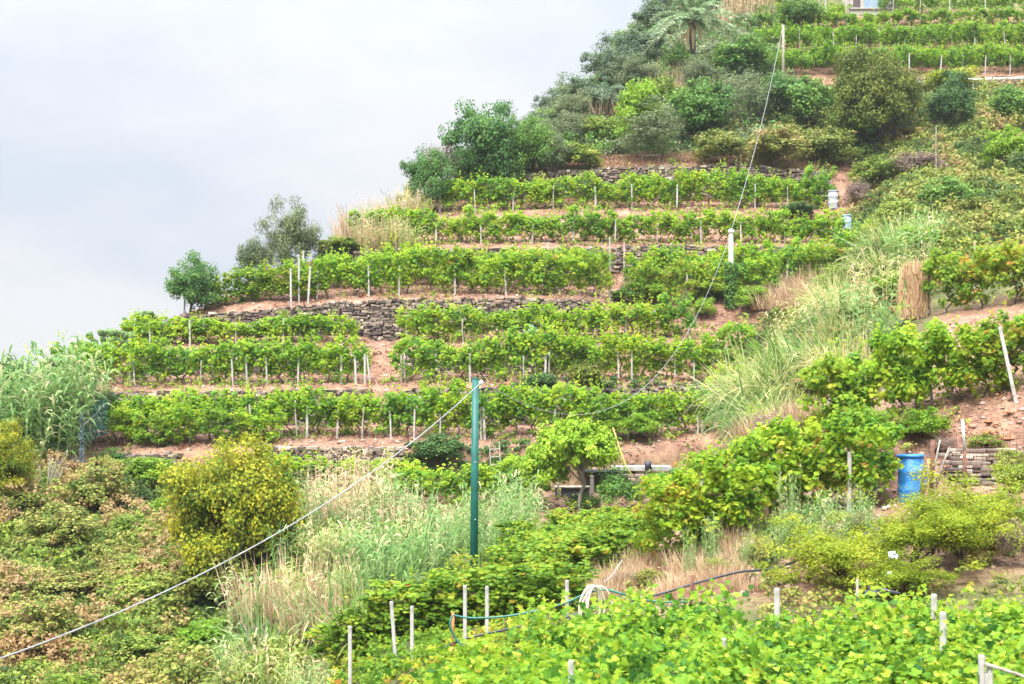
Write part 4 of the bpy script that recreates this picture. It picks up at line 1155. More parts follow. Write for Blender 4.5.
# golden acacia like bush in front of the barrel: fine leaves on arching branches
for (px, Y, w, h, lab) in ((915, 25.9, 150, 80, 'yellow green fine leaved bush in the middle behind the foreground canopy'), (838, 25.3, 160, 84, 'golden green fine leaved bush behind the foreground canopy, left of the greener one'), (962, 25.8, 150, 100, 'green fine leaved bush behind the foreground canopy at the right'), (898, 24.6, 120, 48, 'low golden bush between two taller ones behind the foreground canopy')):
    me, c = crown(hash_(lab), 120, 130, .10, .0165, M['acacia'], 'diamond', bot=.0, hollow=.1, jag=1.1)
    g = G(px, Y); sw = w * g.y / F; sh = h * g.y / F
    o = thing('acacia_bush', lab, 'shrub', g - Vector((0, 0, sh * .22)), rnd.uniform(0, 6), (sw * 1.15, sw, sh * 1.2))
    link('trunk', trunk_mesh(hash_(lab), c, M['bark'], .012, 12), o); link('crown', me, o)

# lemon trees by the shelter
for (px, base, w, h, lab) in ((580, 514, 86, 108, 'bright yellow green lemon tree beside the stone shelter'), (543, 512, 64, 70, 'smaller lemon tree left of the tall one, over a dark table')):
    me, c = crown(hash_(lab), 170, 70, .105, .034, M['lemon'], 'round', bot=.16, hollow=.3, jag=.6)
    Y = hitY(px, base); g = G(px, Y); sw = w * g.y / F; sh = h * g.y / F
    o = thing('lemon_tree', lab, 'tree', g, 1.0, (sw, sw, sh))
    link('trunk', trunk_mesh(hash_(lab), c, M['greybark'], .022, 8, .3), o); link('crown', me, o)

# palm
def palm():
    Y = hitY(694, 80); g0 = G(692, Y); s = g0.y / F
    root = thing('palm_tree', 'date palm with long drooping grey green fronds on the upper slope', 'palm', g0)
    H = 58 * s
    m = MB(); m.tube([(0, 0, -.2), (.05, 0, H * .5), (0, 0, H)], [.26, .2, .26], 10)
    link('trunk', m.mesh('palm_trunk', M['bark'], True), root)
    g = R(77)
    for i in range(38):
        az = i * 2.4; el = math.radians(g.uniform(12, 84)); ln = g.uniform(3.4, 4.6)
        B, D, LN, WD, DR, VL = [], [], [], [], [], []
        for k_ in range(34):
            q = .12 + .88 * k_ / 34
            d = np.array([math.cos(az) * math.cos(el), math.sin(az) * math.cos(el), math.sin(el)])
            p_ = d * ln * q - np.array([0, 0, 1]) * ln * .55 * q * q * (.4 + math.cos(el))
            sd_ = np.array([-math.sin(az), math.cos(az), 0])
            for s_ in (-1, 1):
                B.append(p_); D.append(sd_ * s_ + d * .8 + np.array([0, 0, -.25 + g.normal(0, .15)])); LN.append(.62 * math.sin(math.pi * (q * .86 + .1)) + .08); WD.append(.11); DR.append(.35); VL.append(np.clip(g.normal(.5, .2) + (.25 if el < .35 else 0), 0, 1))
            if k_ % 4 == 0:
                B.append(p_); D.append(d - np.array([0, 0, 1]) * 1.5 * q * (.4 + math.cos(el))); LN.append(ln * .11); WD.append(.06); DR.append(.0); VL.append(.9)
        v, f, a = blades(np.array(B), np.array(D), np.array(LN), np.array(WD), np.array(DR), np.array(VL), 2, g)
        link('frond', mesh_np('frond', v, f, a, M['palmleaf']), root, (0, 0, H))
    m = MB()
    for (x, z, l_) in ((-.35, H - .3, 1.9), (.45, H - .2, 1.3), (.0, H - .4, 1.6), (-.7, H - .8, 1.0)):
        m.tube([(x * .3, -.3, z), (x, -.55, z - l_ * .3), (x * 1.1, -.6, z - l_)], [.05, .16, .05], 6)
    link('dead_fronds', m.mesh('dead_fronds', M['dry']), root)
M['palmleaf'] = leaf_mat('palm_leaflets', [(0, (0.08, 0.17, 0.07)), (.5, (0.26, 0.37, 0.19)), (1, (0.55, 0.58, 0.40))], .2)
palm()

# agave
g0 = G(598, hitY(598, 138)); m = R(5); n = 46
az = m.uniform(0, 6.28, n); el = m.uniform(.2, 1.4, n)
v, f, a = blades(np.zeros((n, 3)), np.stack([np.cos(az) * np.cos(el), np.sin(az) * np.cos(el), np.sin(el)], -1), m.uniform(.8, 1.3, n), np.full(n, .2), np.full(n, .1), m.random(n), 4)
tag(link('agave', mesh_np('agave', v, f, a, M['agave']), None, g0), 'whitish green agave rosette on the upper slope', 'agave')

# prickly pears on the left crest
def cactus(px, base, h, label, seed):
    Y = hitY(px, base); g0 = G(px, Y); g = R(seed); s = h * g0.y / F
    mb = MB()
    def pad_(c, up, w, hgt):
        up = up.normalized(); rt = Vector((1, 0, 0)); rt = (rt - up * rt.dot(up)).normalized(); nn = rt.cross(up)
        vs = []; K = 10
        for lay, th in ((-1, .6), (0, 1), (1, .6)):
            for k_ in range(K):
                t_ = 2 * math.pi * k_ / K
                vs.append(c + up * (hgt / 2 + math.sin(t_) * hgt / 2 * th) + rt * math.cos(t_) * w / 2 * th + nn * lay * .03)
        fs = [tuple(range(K))[::-1], tuple(range(2 * K, 3 * K))]
        for l_ in range(2):
            for k_ in range(K):
                fs.append((l_*K+k_, l_*K+(k_+1) % K, (l_+1)*K+(k_+1) % K, (l_+1)*K+k_))
        mb.add(vs, fs)
    def grow(c, up, lv, sz):
        pad_(c, up, sz * .62, sz)
        if lv > 0:
            for _ in range(2 if g.random() < .75 else 3):
                grow(c + up.normalized() * sz * .92, up + Vector((g.normal(0, .6), g.normal(0, .3), .2)), lv - 1, sz * .85)
    for _ in range(4):
        grow(Vector((g.normal(0, .07), g.normal(0, .03), -.05)), Vector((g.normal(0, .3), g.normal(0, .2), 1)), 3, s / 3.4)
    tag(link('prickly_pear', mb.mesh('pads', M['cactus'], True), None, g0), label, 'cactus', 'prickly pears on the left crest')
for i, (px, base, h, lab) in enumerate(((62, 384, 50, 'leftmost prickly pear on the skyline, behind the tall reeds'), (92, 370, 50, 'prickly pear poking above the crest, second from the left'), (112, 364, 42, 'prickly pear in the middle of the left crest'), (144, 340, 36, 'highest prickly pear on the crest, left of the round skyline tree'))):
    cactus(px, base, h, lab, 90 + i)

# bare branch at the far left, dry shrubs
def bare(px, base, h, w, label, seed, mat='greybark', n=9, name='bare_tree'):
    Y = hitY(px, base); g0 = G(px, Y); g = R(seed); s = g0.y / F; m_ = MB()
    for i in range(n):
        e = Vector((g.normal(0, w * s * .3), g.normal(0, .3), h * s * g.uniform(.6, 1)))
        mid = e * .5 + Vector((g.normal(0, .05), 0, .1))
        m_.tube([(0, 0, -.1), mid * .5, mid, e], [.03, .022, .016, .006], 4)
        for q in range(5):
            b0 = mid.lerp(e, g.uniform(0, .8)); m_.tube([b0, b0 + Vector((g.normal(0, .14), g.normal(0, .1), .22))], [.008, .003], 3)
    tag(link(name, m_.mesh('branches', M[mat]), None, g0), label, 'bare tree')
bare(17, 395, 68, 26, 'leafless grey branches poking up at the far left skyline', 3)
bare(352, 250, 46, 56, 'wispy leafless shrub among dry reeds on the skyline', 4)
bare(395, 208, 34, 40, 'thin leafless stems at the left of the ridge tree clump', 5)
bare(45, 505, 60, 40, 'pale dead branches tangled below the tall reeds at left', 6, 'wood', 12)
bare(265, 682, 60, 60, 'grey dead stems in the reeds at the bottom left', 7, 'wood', 8)

# ------------------------------------------------------------------ reeds
gA = 'tall reeds at the left edge'
for (px, base, h, Y) in ((0, 452, 96, 51), (14, 456, 104, 50.4), (30, 452, 112, 50.8), (46, 450, 110, 51.2), (60, 448, 108, 51.8), (74, 444, 100, 52.6), (22, 460, 92, 49.6), (84, 440, 80, 53.6), (-14, 456, 100, 50), (38, 456, 90, 50), (54, 452, 96, 50.4), (8, 458, 88, 49.8)):
    reed(px, base, h, 'green', 'tall grey green giant reed clump at the left edge', gA, Y)
tree(96, 432, 44, 62, 'evergreen', 'dark leafy bush between the tall reeds and the left row end', Y=53.4)
gB = 'reeds in the lower centre'
for i in range(30):
    px = rnd.uniform(285, 455); Y = rnd.uniform(36, 45)
    kd = rnd.choice(['green', 'pale', 'green', 'bluish', 'pale'] if px < 390 else ['green', 'bluish', 'green', 'pale'])
    reed(px, None, 62 * rnd.uniform(.8, 1.15), kd, {'green': 'green reed clump in the reed bed left of the green pole', 'pale': 'pale yellow green reed clump in the reed bed left of the green pole', 'bluish': 'bluish long grass clump in the reed bed left of the green pole', 'dry': 'dry tan reed clump in the reed bed left of the green pole'}[kd], gB + ', ' + kd, Y)
for (px, Y, h) in ((305, 44, 66), (322, 43, 70), (345, 42.5, 72), (385, 44, 74), (395, 42, 66), (410, 44.5, 60), (360, 41, 66), (338, 45.5, 84), (352, 45, 76), (368, 46, 92), (372, 45, 88), (330, 44, 70), (315, 46, 64)):
    reed(px, None, h, 'dry', 'tall dry tan reed plumes below the low pale stone wall', 'tall dry reed plumes', Y)
for i in range(24):
    px = rnd.uniform(230, 400); Y = rnd.uniform(27, 35)
    kd = rnd.choice(['feather', 'pale', 'feather', 'straw', 'bluish', 'green', 'pale'])
    reed(px, None, rnd.uniform(50, 84), kd, {'green': 'green reed clump at the bottom, left of the pale stakes', 'pale': 'pale reed clump at the bottom, left of the pale stakes', 'feather': 'feathery yellow green grass clump at the bottom, left of the pale stakes', 'straw': 'dry straw clump at the bottom, left of the pale stakes', 'bluish': 'bluish green grass clump at the bottom, left of the pale stakes'}[kd], 'reeds at the bottom left, ' + kd, Y)
for (px, Y, h) in ((508, 45, 60), (522, 44, 66), (512, 42, 60), (490, 41, 56), (470, 42, 60), (455, 40, 56), (500, 38, 52), (528, 41, 52), (478, 37, 50)):
    reed(px, None, h, 'green', 'green reed clump right behind the green pole', 'reeds behind the green pole', Y)
gC = 'tall grasses on the right spur'
for i, (px, Y, w, h, kd, lab) in enumerate((
  (838, 56, 60, 34, 'scrub', 'yellow green bush among the pale grasses, nearest the pale blue drum'),
  (880, 54, 70, 34, 'bramble', 'olive bush among the pale grasses at the top of the spur'),
  (918, 52, 60, 36, 'lime', 'fresh green bush above the tan reed screen'),
  (812, 50, 50, 30, 'mid', 'green bush half way down the grassy spur'),
  (862, 47, 52, 30, 'scrub', 'yellowish bush low on the grassy spur, left of the tarpaulin'),
  (890, 48, 44, 34, 'lime', 'lime green bush just left of the tan reed screen'),
  (775, 46, 56, 34, 'bramble', 'brownish bush at the low end of the grassy spur'),
  (756, 50, 40, 26, 'mid', 'small green bush at the right end of the lowest long row'),
  (820, 41.5, 60, 30, 'bramble', 'reddish dry mound under the grassy spur, above the near vine row'))):
    shrub(px, None, w, h, kd, lab, 'bushes on the grassy spur', Y)
for i in range(34):
    px = rnd.uniform(775, 935); Y = rnd.uniform(43, 56)
    kd = 'feather' if rnd.random() < .36 else rnd.choice(['bluish', 'pale', 'pale', 'green'])
    if px > 890 and Y < 47: continue
    reed(px, None, rnd.uniform(30, 66), kd, {'feather': 'feathery pale grass clump on the spur left of the tan reed screen', 'bluish': 'bluish green long grass clump on the spur left of the tan reed screen', 'green': 'green reed clump on the spur left of the tan reed screen', 'pale': 'pale reed clump on the spur left of the tan reed screen'}[kd], gC + ', ' + kd, Y, 1.15)
for (px, Y, h, kd) in ((765, 47, 70, 'feather'), (790, 45, 76, 'feather'), (770, 44, 60, 'bluish'), (750, 48, 60, 'bluish'), (805, 46, 70, 'feather'), (760, 43, 50, 'bluish'), (785, 42, 56, 'feather')):
    reed(px, None, h, kd, {'feather': 'leaning feathery grass clump at the right ends of the middle vine rows', 'bluish': 'bluish grass clump at the right ends of the middle vine rows'}[kd], 'grasses at the right row ends, ' + kd, Y, 1.3)
for i in range(9):
    px = 778 + i * 12 + rnd.uniform(-4, 4)
    reed(px, None, rnd.uniform(38, 60), 'green', 'short green reed clump in front of the near vine row and the blue barrel', 'reeds by the blue barrel', rnd.uniform(28, 29.4), .8)
for (px, base, h) in ((790, 500, 70), (690, 600, 50), (712, 590, 60), (746, 585, 46)):
    reed(px, None, h, 'green', 'single upright reed tuft on the dry bank behind the hoses', 'reed tufts on the dry bank', 27.5 if base > 520 else 29.5, .45)
for i in range(16):
    px = rnd.uniform(345, 405); 
    reed(px, rnd.uniform(226, 262), rnd.uniform(24, 44), 'dry' if rnd.random() < .6 else 'straw', 'dry pinkish reed clump on the left crest above the white posts', 'dry reeds on the left crest', None, 1.0)
for i in range(9):
    reed(rnd.uniform(345, 425), rnd.uniform(214, 256), rnd.uniform(26, 44), 'pale', 'pale green reed clump on the left crest among the dry ones', 'pale reeds on the left crest', None, .9)
for i in range(9):
    reed(rnd.uniform(716, 772), None, rnd.uniform(30, 52), 'dry', 'tall brown dry grass at the top edge right of the palm', 'brown grass by the palm', rnd.uniform(104, 112), 1.0)
for (px, base) in ((668, 98), (690, 86), (672, 108), (704, 100), (600, 120), (640, 126), (652, 88)):
    reed(px, base, 26, 'straw', 'pale dry grass tuft on the slope below the palm', 'dry tufts below the palm', None, 1.3)
for (px, base) in ((770, 436), (785, 430), (760, 440), (800, 425), (815, 420), (800, 300), (820, 295), (780, 310), (812, 292)):
    reed(px, base, 28, 'straw', 'dry straw tuft on the spur at the right ends of the vine rows', 'dry tufts on the spur', None, 1.4)
for i in range(26):
    px = rnd.uniform(600, 780)
    reed(px, None, rnd.uniform(16, 34), rnd.choice(['straw', 'straw', 'bluish']), 'small dry or bluish grass tuft on the bank behind the coiled hose', 'tufts on the bank', rnd.uniform(26, 31), 1.1, 'grass_tuft', 'grass')

# ------------------------------------------------------------------ poles and cables
gp_top = AT(475.5, 379, 34.0); gb = G(473, 34.0)
pole = thing('green_pole', 'tall dark green painted steel pole in the centre', 'pole', (gp_top.x, gp_top.y, gb.z - .3))
H = gp_top.z - pole.location.z
m = MB(); m.tube([(-.05, 0, 0), (-.02, 0, H * .5), (0, 0, H)], [.098, .092, .084], 20)
link('shaft', m.mesh('shaft', M['greenpaint'], True), pole)
m = MB(); m.tube([(0, 0, H), (0, 0, H + .03)], [.09, .078], 20); link('cap', m.mesh('cap', M['greenpaint'], True), pole)
m = MB(); m.tube([(.09, -.06, H - .1), (.17, -.08, H - .1)], .035, 10); m.tube([(.15, -.08, H - .16), (.15, -.08, H - .03)], .03, 10)
link('insulator', m.mesh('insulator', M['white'], True), pole)
for z_ in (H * .36, H * .62):
    m = MB(); m.tube([(.0, -.10, z_), (.0, -.118, z_)], .016, 8); link('bolt', m.mesh('bolt', M['zinc'], True), pole)

def sag(a, b, s, n=40):
    return [a.lerp(b, i / n) - Vector((0, 0, 4 * s * (i / n) * (1 - i / n))) for i in range(n + 1)]
def cable(pts, r, label, mat='cable', name='overhead_cable', cat='cable'):
    m_ = MB(); m_.tube(pts, r, 6); return tag(link(name, m_.mesh('cable', M[mat], True)), label, cat)
ins = gp_top + Vector((.15, -.08, -.08))
cable(sag(AT(-150, 706, 18), ins, .87, 80), .0125, 'thick pale cable running from the lower left up to the green pole')
p2 = G(731, 64.5); p2t = AT(731, 229, p2.y)
o2 = thing('concrete_pole', 'slim pale concrete pole wrapped in ivy at its foot, right of centre', 'pole', p2)
m = MB(); m.tube([(0, 0, -.3), (0, 0, (p2t.z - p2.z))], [.15, .10], 10); link('shaft', m.mesh('shaft', M['concrete'], True), o2)
m = MB(); m.box((0, -.08, p2t.z - p2.z - .12), (.3, .1, .12), bev=.02); link('bracket', m.mesh('bracket', M['zinc']), o2)
iv = link('ivy', None)
bpy.data.objects.remove(iv)
g = R(12); n = 900; zz = g.random(n) ** .8 * 2.1; aa = g.uniform(0, 6.28, n); rr = .2 + .12 * g.random(n)
v, f, a = leaf_cloud(np.stack([np.cos(aa) * rr, np.sin(aa) * rr, zz], -1), np.stack([np.cos(aa), np.sin(aa), .4 + 0 * aa], -1) + g.normal(0, .4, (n, 3)), g.uniform(.1, .2, n), np.clip(g.normal(.4, .2, n), 0, 1), g)
tag(link('ivy', mesh_np('ivy', v, f, a, M['mid']), None, G(731, 63.9)), 'column of green ivy climbing the foot of the slim concrete pole', 'ivy')
cable(sag(ins + Vector((.05, .05, -.0)), p2t + Vector((0, -.1, -.1)), 3.6, 60), .0085, 'thin pale cable sagging from the green pole to the ivy clad pole')
p3 = G(783, 92.5); p3t = AT(783, 25, p3.y)
o3 = thing('wooden_pole', 'pale weathered utility pole left of the top right vines', 'pole', p3)
m = MB(); m.tube([(0, 0, -.3), (0.02, 0, (p3t.z - p3.z))], [.11, .075], 10); link('shaft', m.mesh('shaft', M['wood'], True), o3)
cable(sag(p2t + Vector((0, -.1, -.05)), p3t + Vector((-.08, -.12, -.35)), .7, 40), .012, 'thin pale cable climbing from the ivy clad pole to the weathered pole')
tag(link('thin_pole', POST[3], None, G(936, hitY(936, 190)), 0, (1, 1, 3.2)), 'thin pale stick standing on the right slope below the big tree', 'pole')

# ------------------------------------------------------------------ blue barrels, drums
def barrel(name, loc, r, h, mat, label, cat='barrel', taper=.92, lidmat=None):
    root = thing(name, label, cat, loc)
    n = 28; m_ = MB()
    prof = [(0, 0), (r * taper, 0), (r * (taper + .02), .03 * h), (r * (taper + .05), .3 * h), (r * .985, .31 * h), (r * .985, .335 * h), (r * .955, .345 * h), (r * .975, .64 * h), (r * 1.0, .65 * h), (r, .675 * h), (r * .975, .685 * h), (r * .99, .93 * h), (r * .93, .935 * h), (r * .93, .99 * h), (r * .88, .99 * h), (r * .86, .80 * h), (0, .80 * h)]
    vs = []; fs = []
    for (a_, z_) in prof:
        for k_ in range(n):
            t_ = 2 * math.pi * k_ / n; vs.append((a_ * math.cos(t_), a_ * math.sin(t_), z_))
    for i in range(len(prof) - 1):
        for k_ in range(n):
            fs.append((i*n+k_, i*n+(k_+1) % n, (i+1)*n+(k_+1) % n, (i+1)*n+k_))
    m_.add(vs, fs); link('body', m_.mesh('body', mat, True), root)
    m_ = MB(); pts = [(r * 1.03 * math.cos(2 * math.pi * k_ / 32), r * 1.03 * math.sin(2 * math.pi * k_ / 32), .955 * h) for k_ in range(33)]
    m_.tube(pts, .03 * h ** .5, 6); link('rim', m_.mesh('rim', lidmat or mat, True), root)
    return root
gy = 30.6
gb_ = G(910, gy)
b1 = barrel('water_barrel', AT(909.5, 507, gb_.y), .255, 1.16, M['blue'], 'tall open blue plastic barrel standing on the bank at the right')
barrel('water_barrel', AT(916, 503, gb_.y + .75), .24, 1.1, M['blue'], 'blue barrel mostly hidden behind the tall open one')
barrel('water_drum', G(833, 74.4), .27, 1.0, M['drumgrey'], 'greyish white drum at the right end of the topmost long row', 'drum')
barrel('water_drum', G(847, 70.0), .22, 1.15, M['paleblue'], 'pale blue drum at the right end of the second long row', 'drum')
barrel('bucket', G(838, 69.9), .2, .36, M['blue'], 'small blue bucket on the ground beside the pale blue drum', 'bucket')

# rusty stakes and the wire fence by the barrel
def bar(px, top, base_py, Y, r, mat, label, lean=0, name='metal_stake', cat='stake'):
    a_ = AT(px, base_py, Y); b__ = AT(px + lean, top, Y)
    m_ = MB(); m_.tube([Vector((0, 0, -.15)), (b__ - a_) * .5, b__ - a_], r, 6)
    return tag(link(name, m_.mesh(name, M[mat], True), None, a_), label, cat)
bar(920, 452, 512, 30.0, .035, 'rust', 'rusty stake in front of the right side of the blue barrel', 6)
bar(931, 440, 490, 30.6, .045, 'rust', 'thick rusty stake right behind the blue barrel', 2)
bar(936, 447, 480, 30.8, .025, 'wood', 'pale leaning stick beside the thick rusty stake', 14)
bar(930, 440, 488, 31.0, .02, 'wood', 'thin pale leaning stick, highest by the blue barrel', 10)
fence = thing('wire_fence', 'sagging square mesh wire fence with a half rusted post at the right', 'fence', AT(966, 484, 30.5))
m = MB(); m.tube([(0, 0, -.1), (-.03, 0, .72)], .035, 8); link('post', m.mesh('rusty_half', M['rust'], True), fence)
m = MB(); m.tube([(-.03, 0, .721), (-.075, 0, 1.4)], .033, 8); link('post', m.mesh('zinc_half', M['zinc'], True), fence)
m = MB()
for i in range(7):
    m.tube([(-.5, .02, .28 + i * .13), (.3, .05, .30 + i * .13 - .03), (1.25, .1, .34 + i * .13)], .005, 4)
for i in range(13):
    x = -.5 + i * .145; m.tube([(x, .03, .2), (x + .02, .04, 1.12)], .005, 4)
link('mesh', m.mesh('wire', M['rust']), fence)
# stone steps behind the wire fence
m = MB(); g = R(40); b0 = AT(996, 476, 31.0)
for r_ in range(9):
    x = -.95 + g.uniform(-.15, .15)
    while x < .95:
        l_ = float(np.clip(g.gamma(3, .11), .12, .7)); hh = g.uniform(.06, .105)
        m.box((x + l_ / 2, r_ * .085 + g.normal(0, .04), -.16 + r_ * .088 + g.normal(0, .012)), (l_ - .015, .4 + g.normal(0, .05), hh), g.normal(0, .12), float(np.clip(g.normal(.55, .22), 0, 1)), .022, (g.normal(0, .08), 0)); x += l_
tag(link('stone_steps', m.mesh('steps', M['stone']), None, b0), 'low tan stone steps behind the wire fence at the right edge', 'steps')
# scatter of broken orange clay on the slope
for i in range(9):
    px, Y = rnd.uniform(970, 1012), rnd.uniform(32.2, 33.4); m = MB(); g = R(60 + i)
    for q in range(3):
        m.box((g.normal(0, .08), g.normal(0, .06), .03), (g.uniform(.12, .26), g.uniform(.08, .16), .05), g.uniform(0, 3), .5, .02)
    tag(link('clay_shard', m.mesh('shard', M['orange']), None, G(px, Y)), 'broken orange clay shard lying on the bare slope at the right edge', 'shard', 'orange clay shards')

# tan reed screen with dark post
M['screen'] = leaf_mat('screen_stems', [(0.0, (0.38, 0.22, 0.12)), (0.5, (0.60, 0.42, 0.25)), (1.0, (0.72, 0.58, 0.40))], 0.2)
Ys = 46.0; s = Ys / F
scr_ = thing('reed_screen', 'tan dried reed screen panel standing by the right vines', 'screen', G(915, 45.0))
g = R(9); n = 1500
xx = np.clip(g.normal(-.03, .24, n), -.5, .44); B = np.stack([xx, -.12 * np.cos(xx * 3.3) + g.normal(0, .04, n), g.uniform(0, 1.66, n) * (0.9 + .1 * g.random(n))], -1)
D = np.stack([g.normal(.03, .13, n) + xx * .18, g.normal(-.04, .10, n), np.ones(n)], -1)
v, f, a = blades(B, D, g.uniform(.3, .62, n), np.full(n, .03), g.uniform(0, .15, n), np.clip(g.normal(.62, .2, n), 0, 1), 2, g)
link('reeds', mesh_np('screen_reeds', v, f, a, M['screen']), scr_)
m = MB(); m.box((-.03, .04, .82), (.66, .06, 1.62), bev=.02); link('backing', m.mesh('backing', M['screen']), scr_)
m = MB(); m.box((.45, -.02, .9), (.07, .07, 2.1), bev=.01); link('post', m.mesh('screen_post', M['darktable']), scr_)
# dark tarpaulin lying on the slope left of the screen
m = MB(); nn_ = 22; vs = []; g = R(14)
pa, pb = AT(868, 342, 43.5), AT(905, 302, 45.2)
for i in range(nn_):
    for j in range(6):
        t_ = i / (nn_ - 1); w_ = (j / 5 - .5) * .8; q = G(866 + 40 * t_ ** .8 + w_ * 6, 43.2 + 2.2 * t_ + w_)
        vs.append(q + Vector((0, 0, .16 + .10 * math.sin(j * 1.3 + i * .5) + g.normal(0, .03))))
fs = [(i*6+j, (i+1)*6+j, (i+1)*6+j+1, i*6+j+1) for i in range(nn_-1) for j in range(5)]
m.add(vs, fs); tag(link('tarpaulin', m.mesh('tarp', M['darktable'], True)), 'crumpled dark tarpaulin strip lying on the spur left of the tan screen', 'tarpaulin')

# ------------------------------------------------------------------ shelter with table, ladder
Yh = 50.6
sh_ = thing('stone_shelter', 'small dark stone shelter with a pale slab roof behind the lemon tree', 'shelter', AT(620, 512, Yh))
k_ = Yh / F
m = MB(); m.box((22 * k_, .5, 43.5 * k_), (58 * k_, 1.6, 5 * k_), bev=.02); link('roof', m.mesh('slab', M['render_']), sh_)
m = MB()
g = R(15)
for r_ in range(9):
    x = -3 * k_
    while x < 34 * k_:
        l_ = g.uniform(.2, .4); m.box((x + l_ / 2, -.12 + g.normal(0, .02), .07 + r_ * .155), (l_ - .01, .4, .145), 0, float(g.uniform(.35, .8)), .03); x += l_
link('wall', m.mesh('pillar', M['stone']), sh_)
m = MB(); m.box((-38 * k_, .9, 20 * k_), (110 * k_, .1, 40 * k_)); m.box((-20 * k_, .3, 41.2 * k_), (44 * k_, 1.2, .07)); link('interior_shade_panel', m.mesh('back', M['darktable']), sh_)  # near-black sheets stand in for the shade inside the shelter
m = MB(); m.tube([(24 * k_, -.35, 47 * k_), (30 * k_, -.36, 47 * k_)], .16, 12); link('tyre', m.mesh('pot', M['darktable'], True), sh_)
for px, base, lab, w_ in ((558, 515, 'thin pale prop post below the lemon trees, left of the dark table edge', 3), (592, 514, 'thick pale prop post between the lemon tree and the shelter', 0), (541, 512, 'thin pale stick under the smaller lemon tree', 3)):
    g0 = AT(px, base, 49.3); o = link('prop_post', POST[w_], None, g0, 0, (1.5, 1.5, 1.35)); tag(o, lab, 'post')
tb = thing('table', 'dark table under the lemon tree beside the shelter', 'table', AT(572, 511, 49.9))
m = MB(); m.box((0, 0, .86), (1.25, .7, .05), bev=.01); link('tabletop', m.mesh('top', M['wood']), tb)
m = MB(); m.box((.08, -.2, .42), (.95, .05, .8), bev=.01); link('front_panel', m.mesh('front', M['darktable']), tb)
for sx in (-1, 1):
    for sy in (-1, 1):
        m = MB(); m.box((sx * .56, sy * .28, .41), (.06, .06, .82)); link('leg', m.mesh('leg', M['darktable']), tb)
m = MB(); m.box((0, 0, .03), (.62, .14, .05), .25, bev=.01); tag(link('plank', m.mesh('plank', M['wood']), None, AT(570, 516, 48.4)), 'pale plank lying on the ground in front of the dark table', 'plank')
ld = thing('ladder', 'narrow pale wooden ladder leaning on the ivy wall right of the green pole', 'ladder', AT(497, 484, 49.0))
ld.rotation_euler = (-.12, -.05, 0)
Lh = 42 * 49 / F
for sx in (-1, 1):
    m = MB(); m.box((sx * .17 - .02, 0, Lh / 2), (.04, .05, Lh), bev=.008); link('rail', m.mesh('rail', M['wood']), ld)
for i in range(5):
    m = MB(); m.box((-.02, 0, .15 + i * .27), (.32, .035, .04)); link('rung', m.mesh('rung', M['wood']), ld)
# yellow hose hanging from the ledge
cable([AT(613, 428, 50.2), AT(617, 440, 49.9), AT(622, 455, 49.6), AT(626, 466, 49.5), AT(633, 476, 49.4)], .022, 'yellow hose hanging down over the shelter roof', 'yellowhose', 'hose', 'hose')

# ------------------------------------------------------------------ hoses and pipe in front
def smooth(pts, n=12):
    pts = [Vector(p_) for p_ in pts]; P = [pts[0]] + pts + [pts[-1]]; o_ = []
    for i in range(1, len(P) - 2):
        for q in range(n):
            t_ = q / n; a_, b_2, c_, d_ = P[i-1], P[i], P[i+1], P[i+2]
            o_.append(.5 * ((2 * b_2) + (c_ - a_) * t_ + (2*a_ - 5*b_2 + 4*c_ - d_) * t_**2 + (-a_ + 3*b_2 - 3*c_ + d_) * t_**3))
    return o_ + [pts[-1]]
cable(smooth([AT(437, 652, 24.6), AT(462, 640, 24.5), AT(500, 631, 24.5), AT(545, 622, 24.4), AT(575, 615, 24.4), AT(610, 606, 24.4), AT(660, 594, 24.6), AT(700, 582, 25), AT(740, 572, 25.4), AT(780, 567, 25.8), AT(830, 546, 26.6), AT(880, 529, 27.4), AT(922, 515, 28.2)]), .022, 'long black water pipe rising from the pale stakes to the blue barrel', 'blackpipe', 'water_pipe', 'pipe')
cable(smooth([AT(453, 615, 24.3), AT(470, 618, 24.3), AT(500, 617, 24.3), AT(530, 612, 24.3), AT(565, 603, 24.3), AT(590, 592, 24.3), AT(607, 590, 24.3), AT(625, 595, 24.3), AT(640, 599, 24.4), AT(660, 602, 24.4), AT(688, 602, 24.4)]), .02, 'green garden hose slung between the rusty stake and the coiled cream hose', 'greenhose', 'garden_hose', 'hose')
cable(smooth([AT(452, 616, 24.25), AT(450, 625, 24.2), AT(455, 638, 24.2), AT(464, 648, 24.2)]), .02, 'short loose end of green hose hanging from the orange rusty stake', 'greenhose', 'garden_hose', 'hose')
bar(453, 612, 648, 24.4, .03, 'rusto', 'orange rusty stake holding the end of the green hose', 0)
bar(588, 584, 618, 24.3, .03, 'rusto', 'orange brown stake carrying the coiled cream hose', 0)
bar(690, 575, 605, 24.6, .03, 'rust', 'dark rusty stake at the right end of the green hose', 3)
for i, (px, b_py) in enumerate(((505, 640), (541, 640), (476, 648))):
    bar(px, b_py - 20, b_py + 10, 24.7, .014, 'rust', 'thin dark peg under the black pipe', 0)['group'] = 'pegs under the pipe'
coil = thing('hose_coil', 'loose coil of cream coloured hose hung over an orange brown stake', 'hose', AT(590, 586, 24.2))
g = R(18); k_ = 24.2 / F
for i in range(6):
    m = MB(); w_ = g.uniform(6, 16) * k_; h_ = g.uniform(22, 38) * k_; x0 = g.uniform(-3, 6) * k_
    m.tube(smooth([(x0 - w_, -.04 * i, -h_), (x0 - w_ * .9, -.04 * i, -h_ * .45), (x0 - w_ * .2, -.03 * i, -.02), (x0 + w_ * .6, -.02 * i, -.03), (x0 + w_ * 1.1, 0, -h_ * .5), (x0 + w_, .02, -h_ * .9)]), .017, 6)
    link('hose_loop', m.mesh('loop', M['cream'], True), coil)
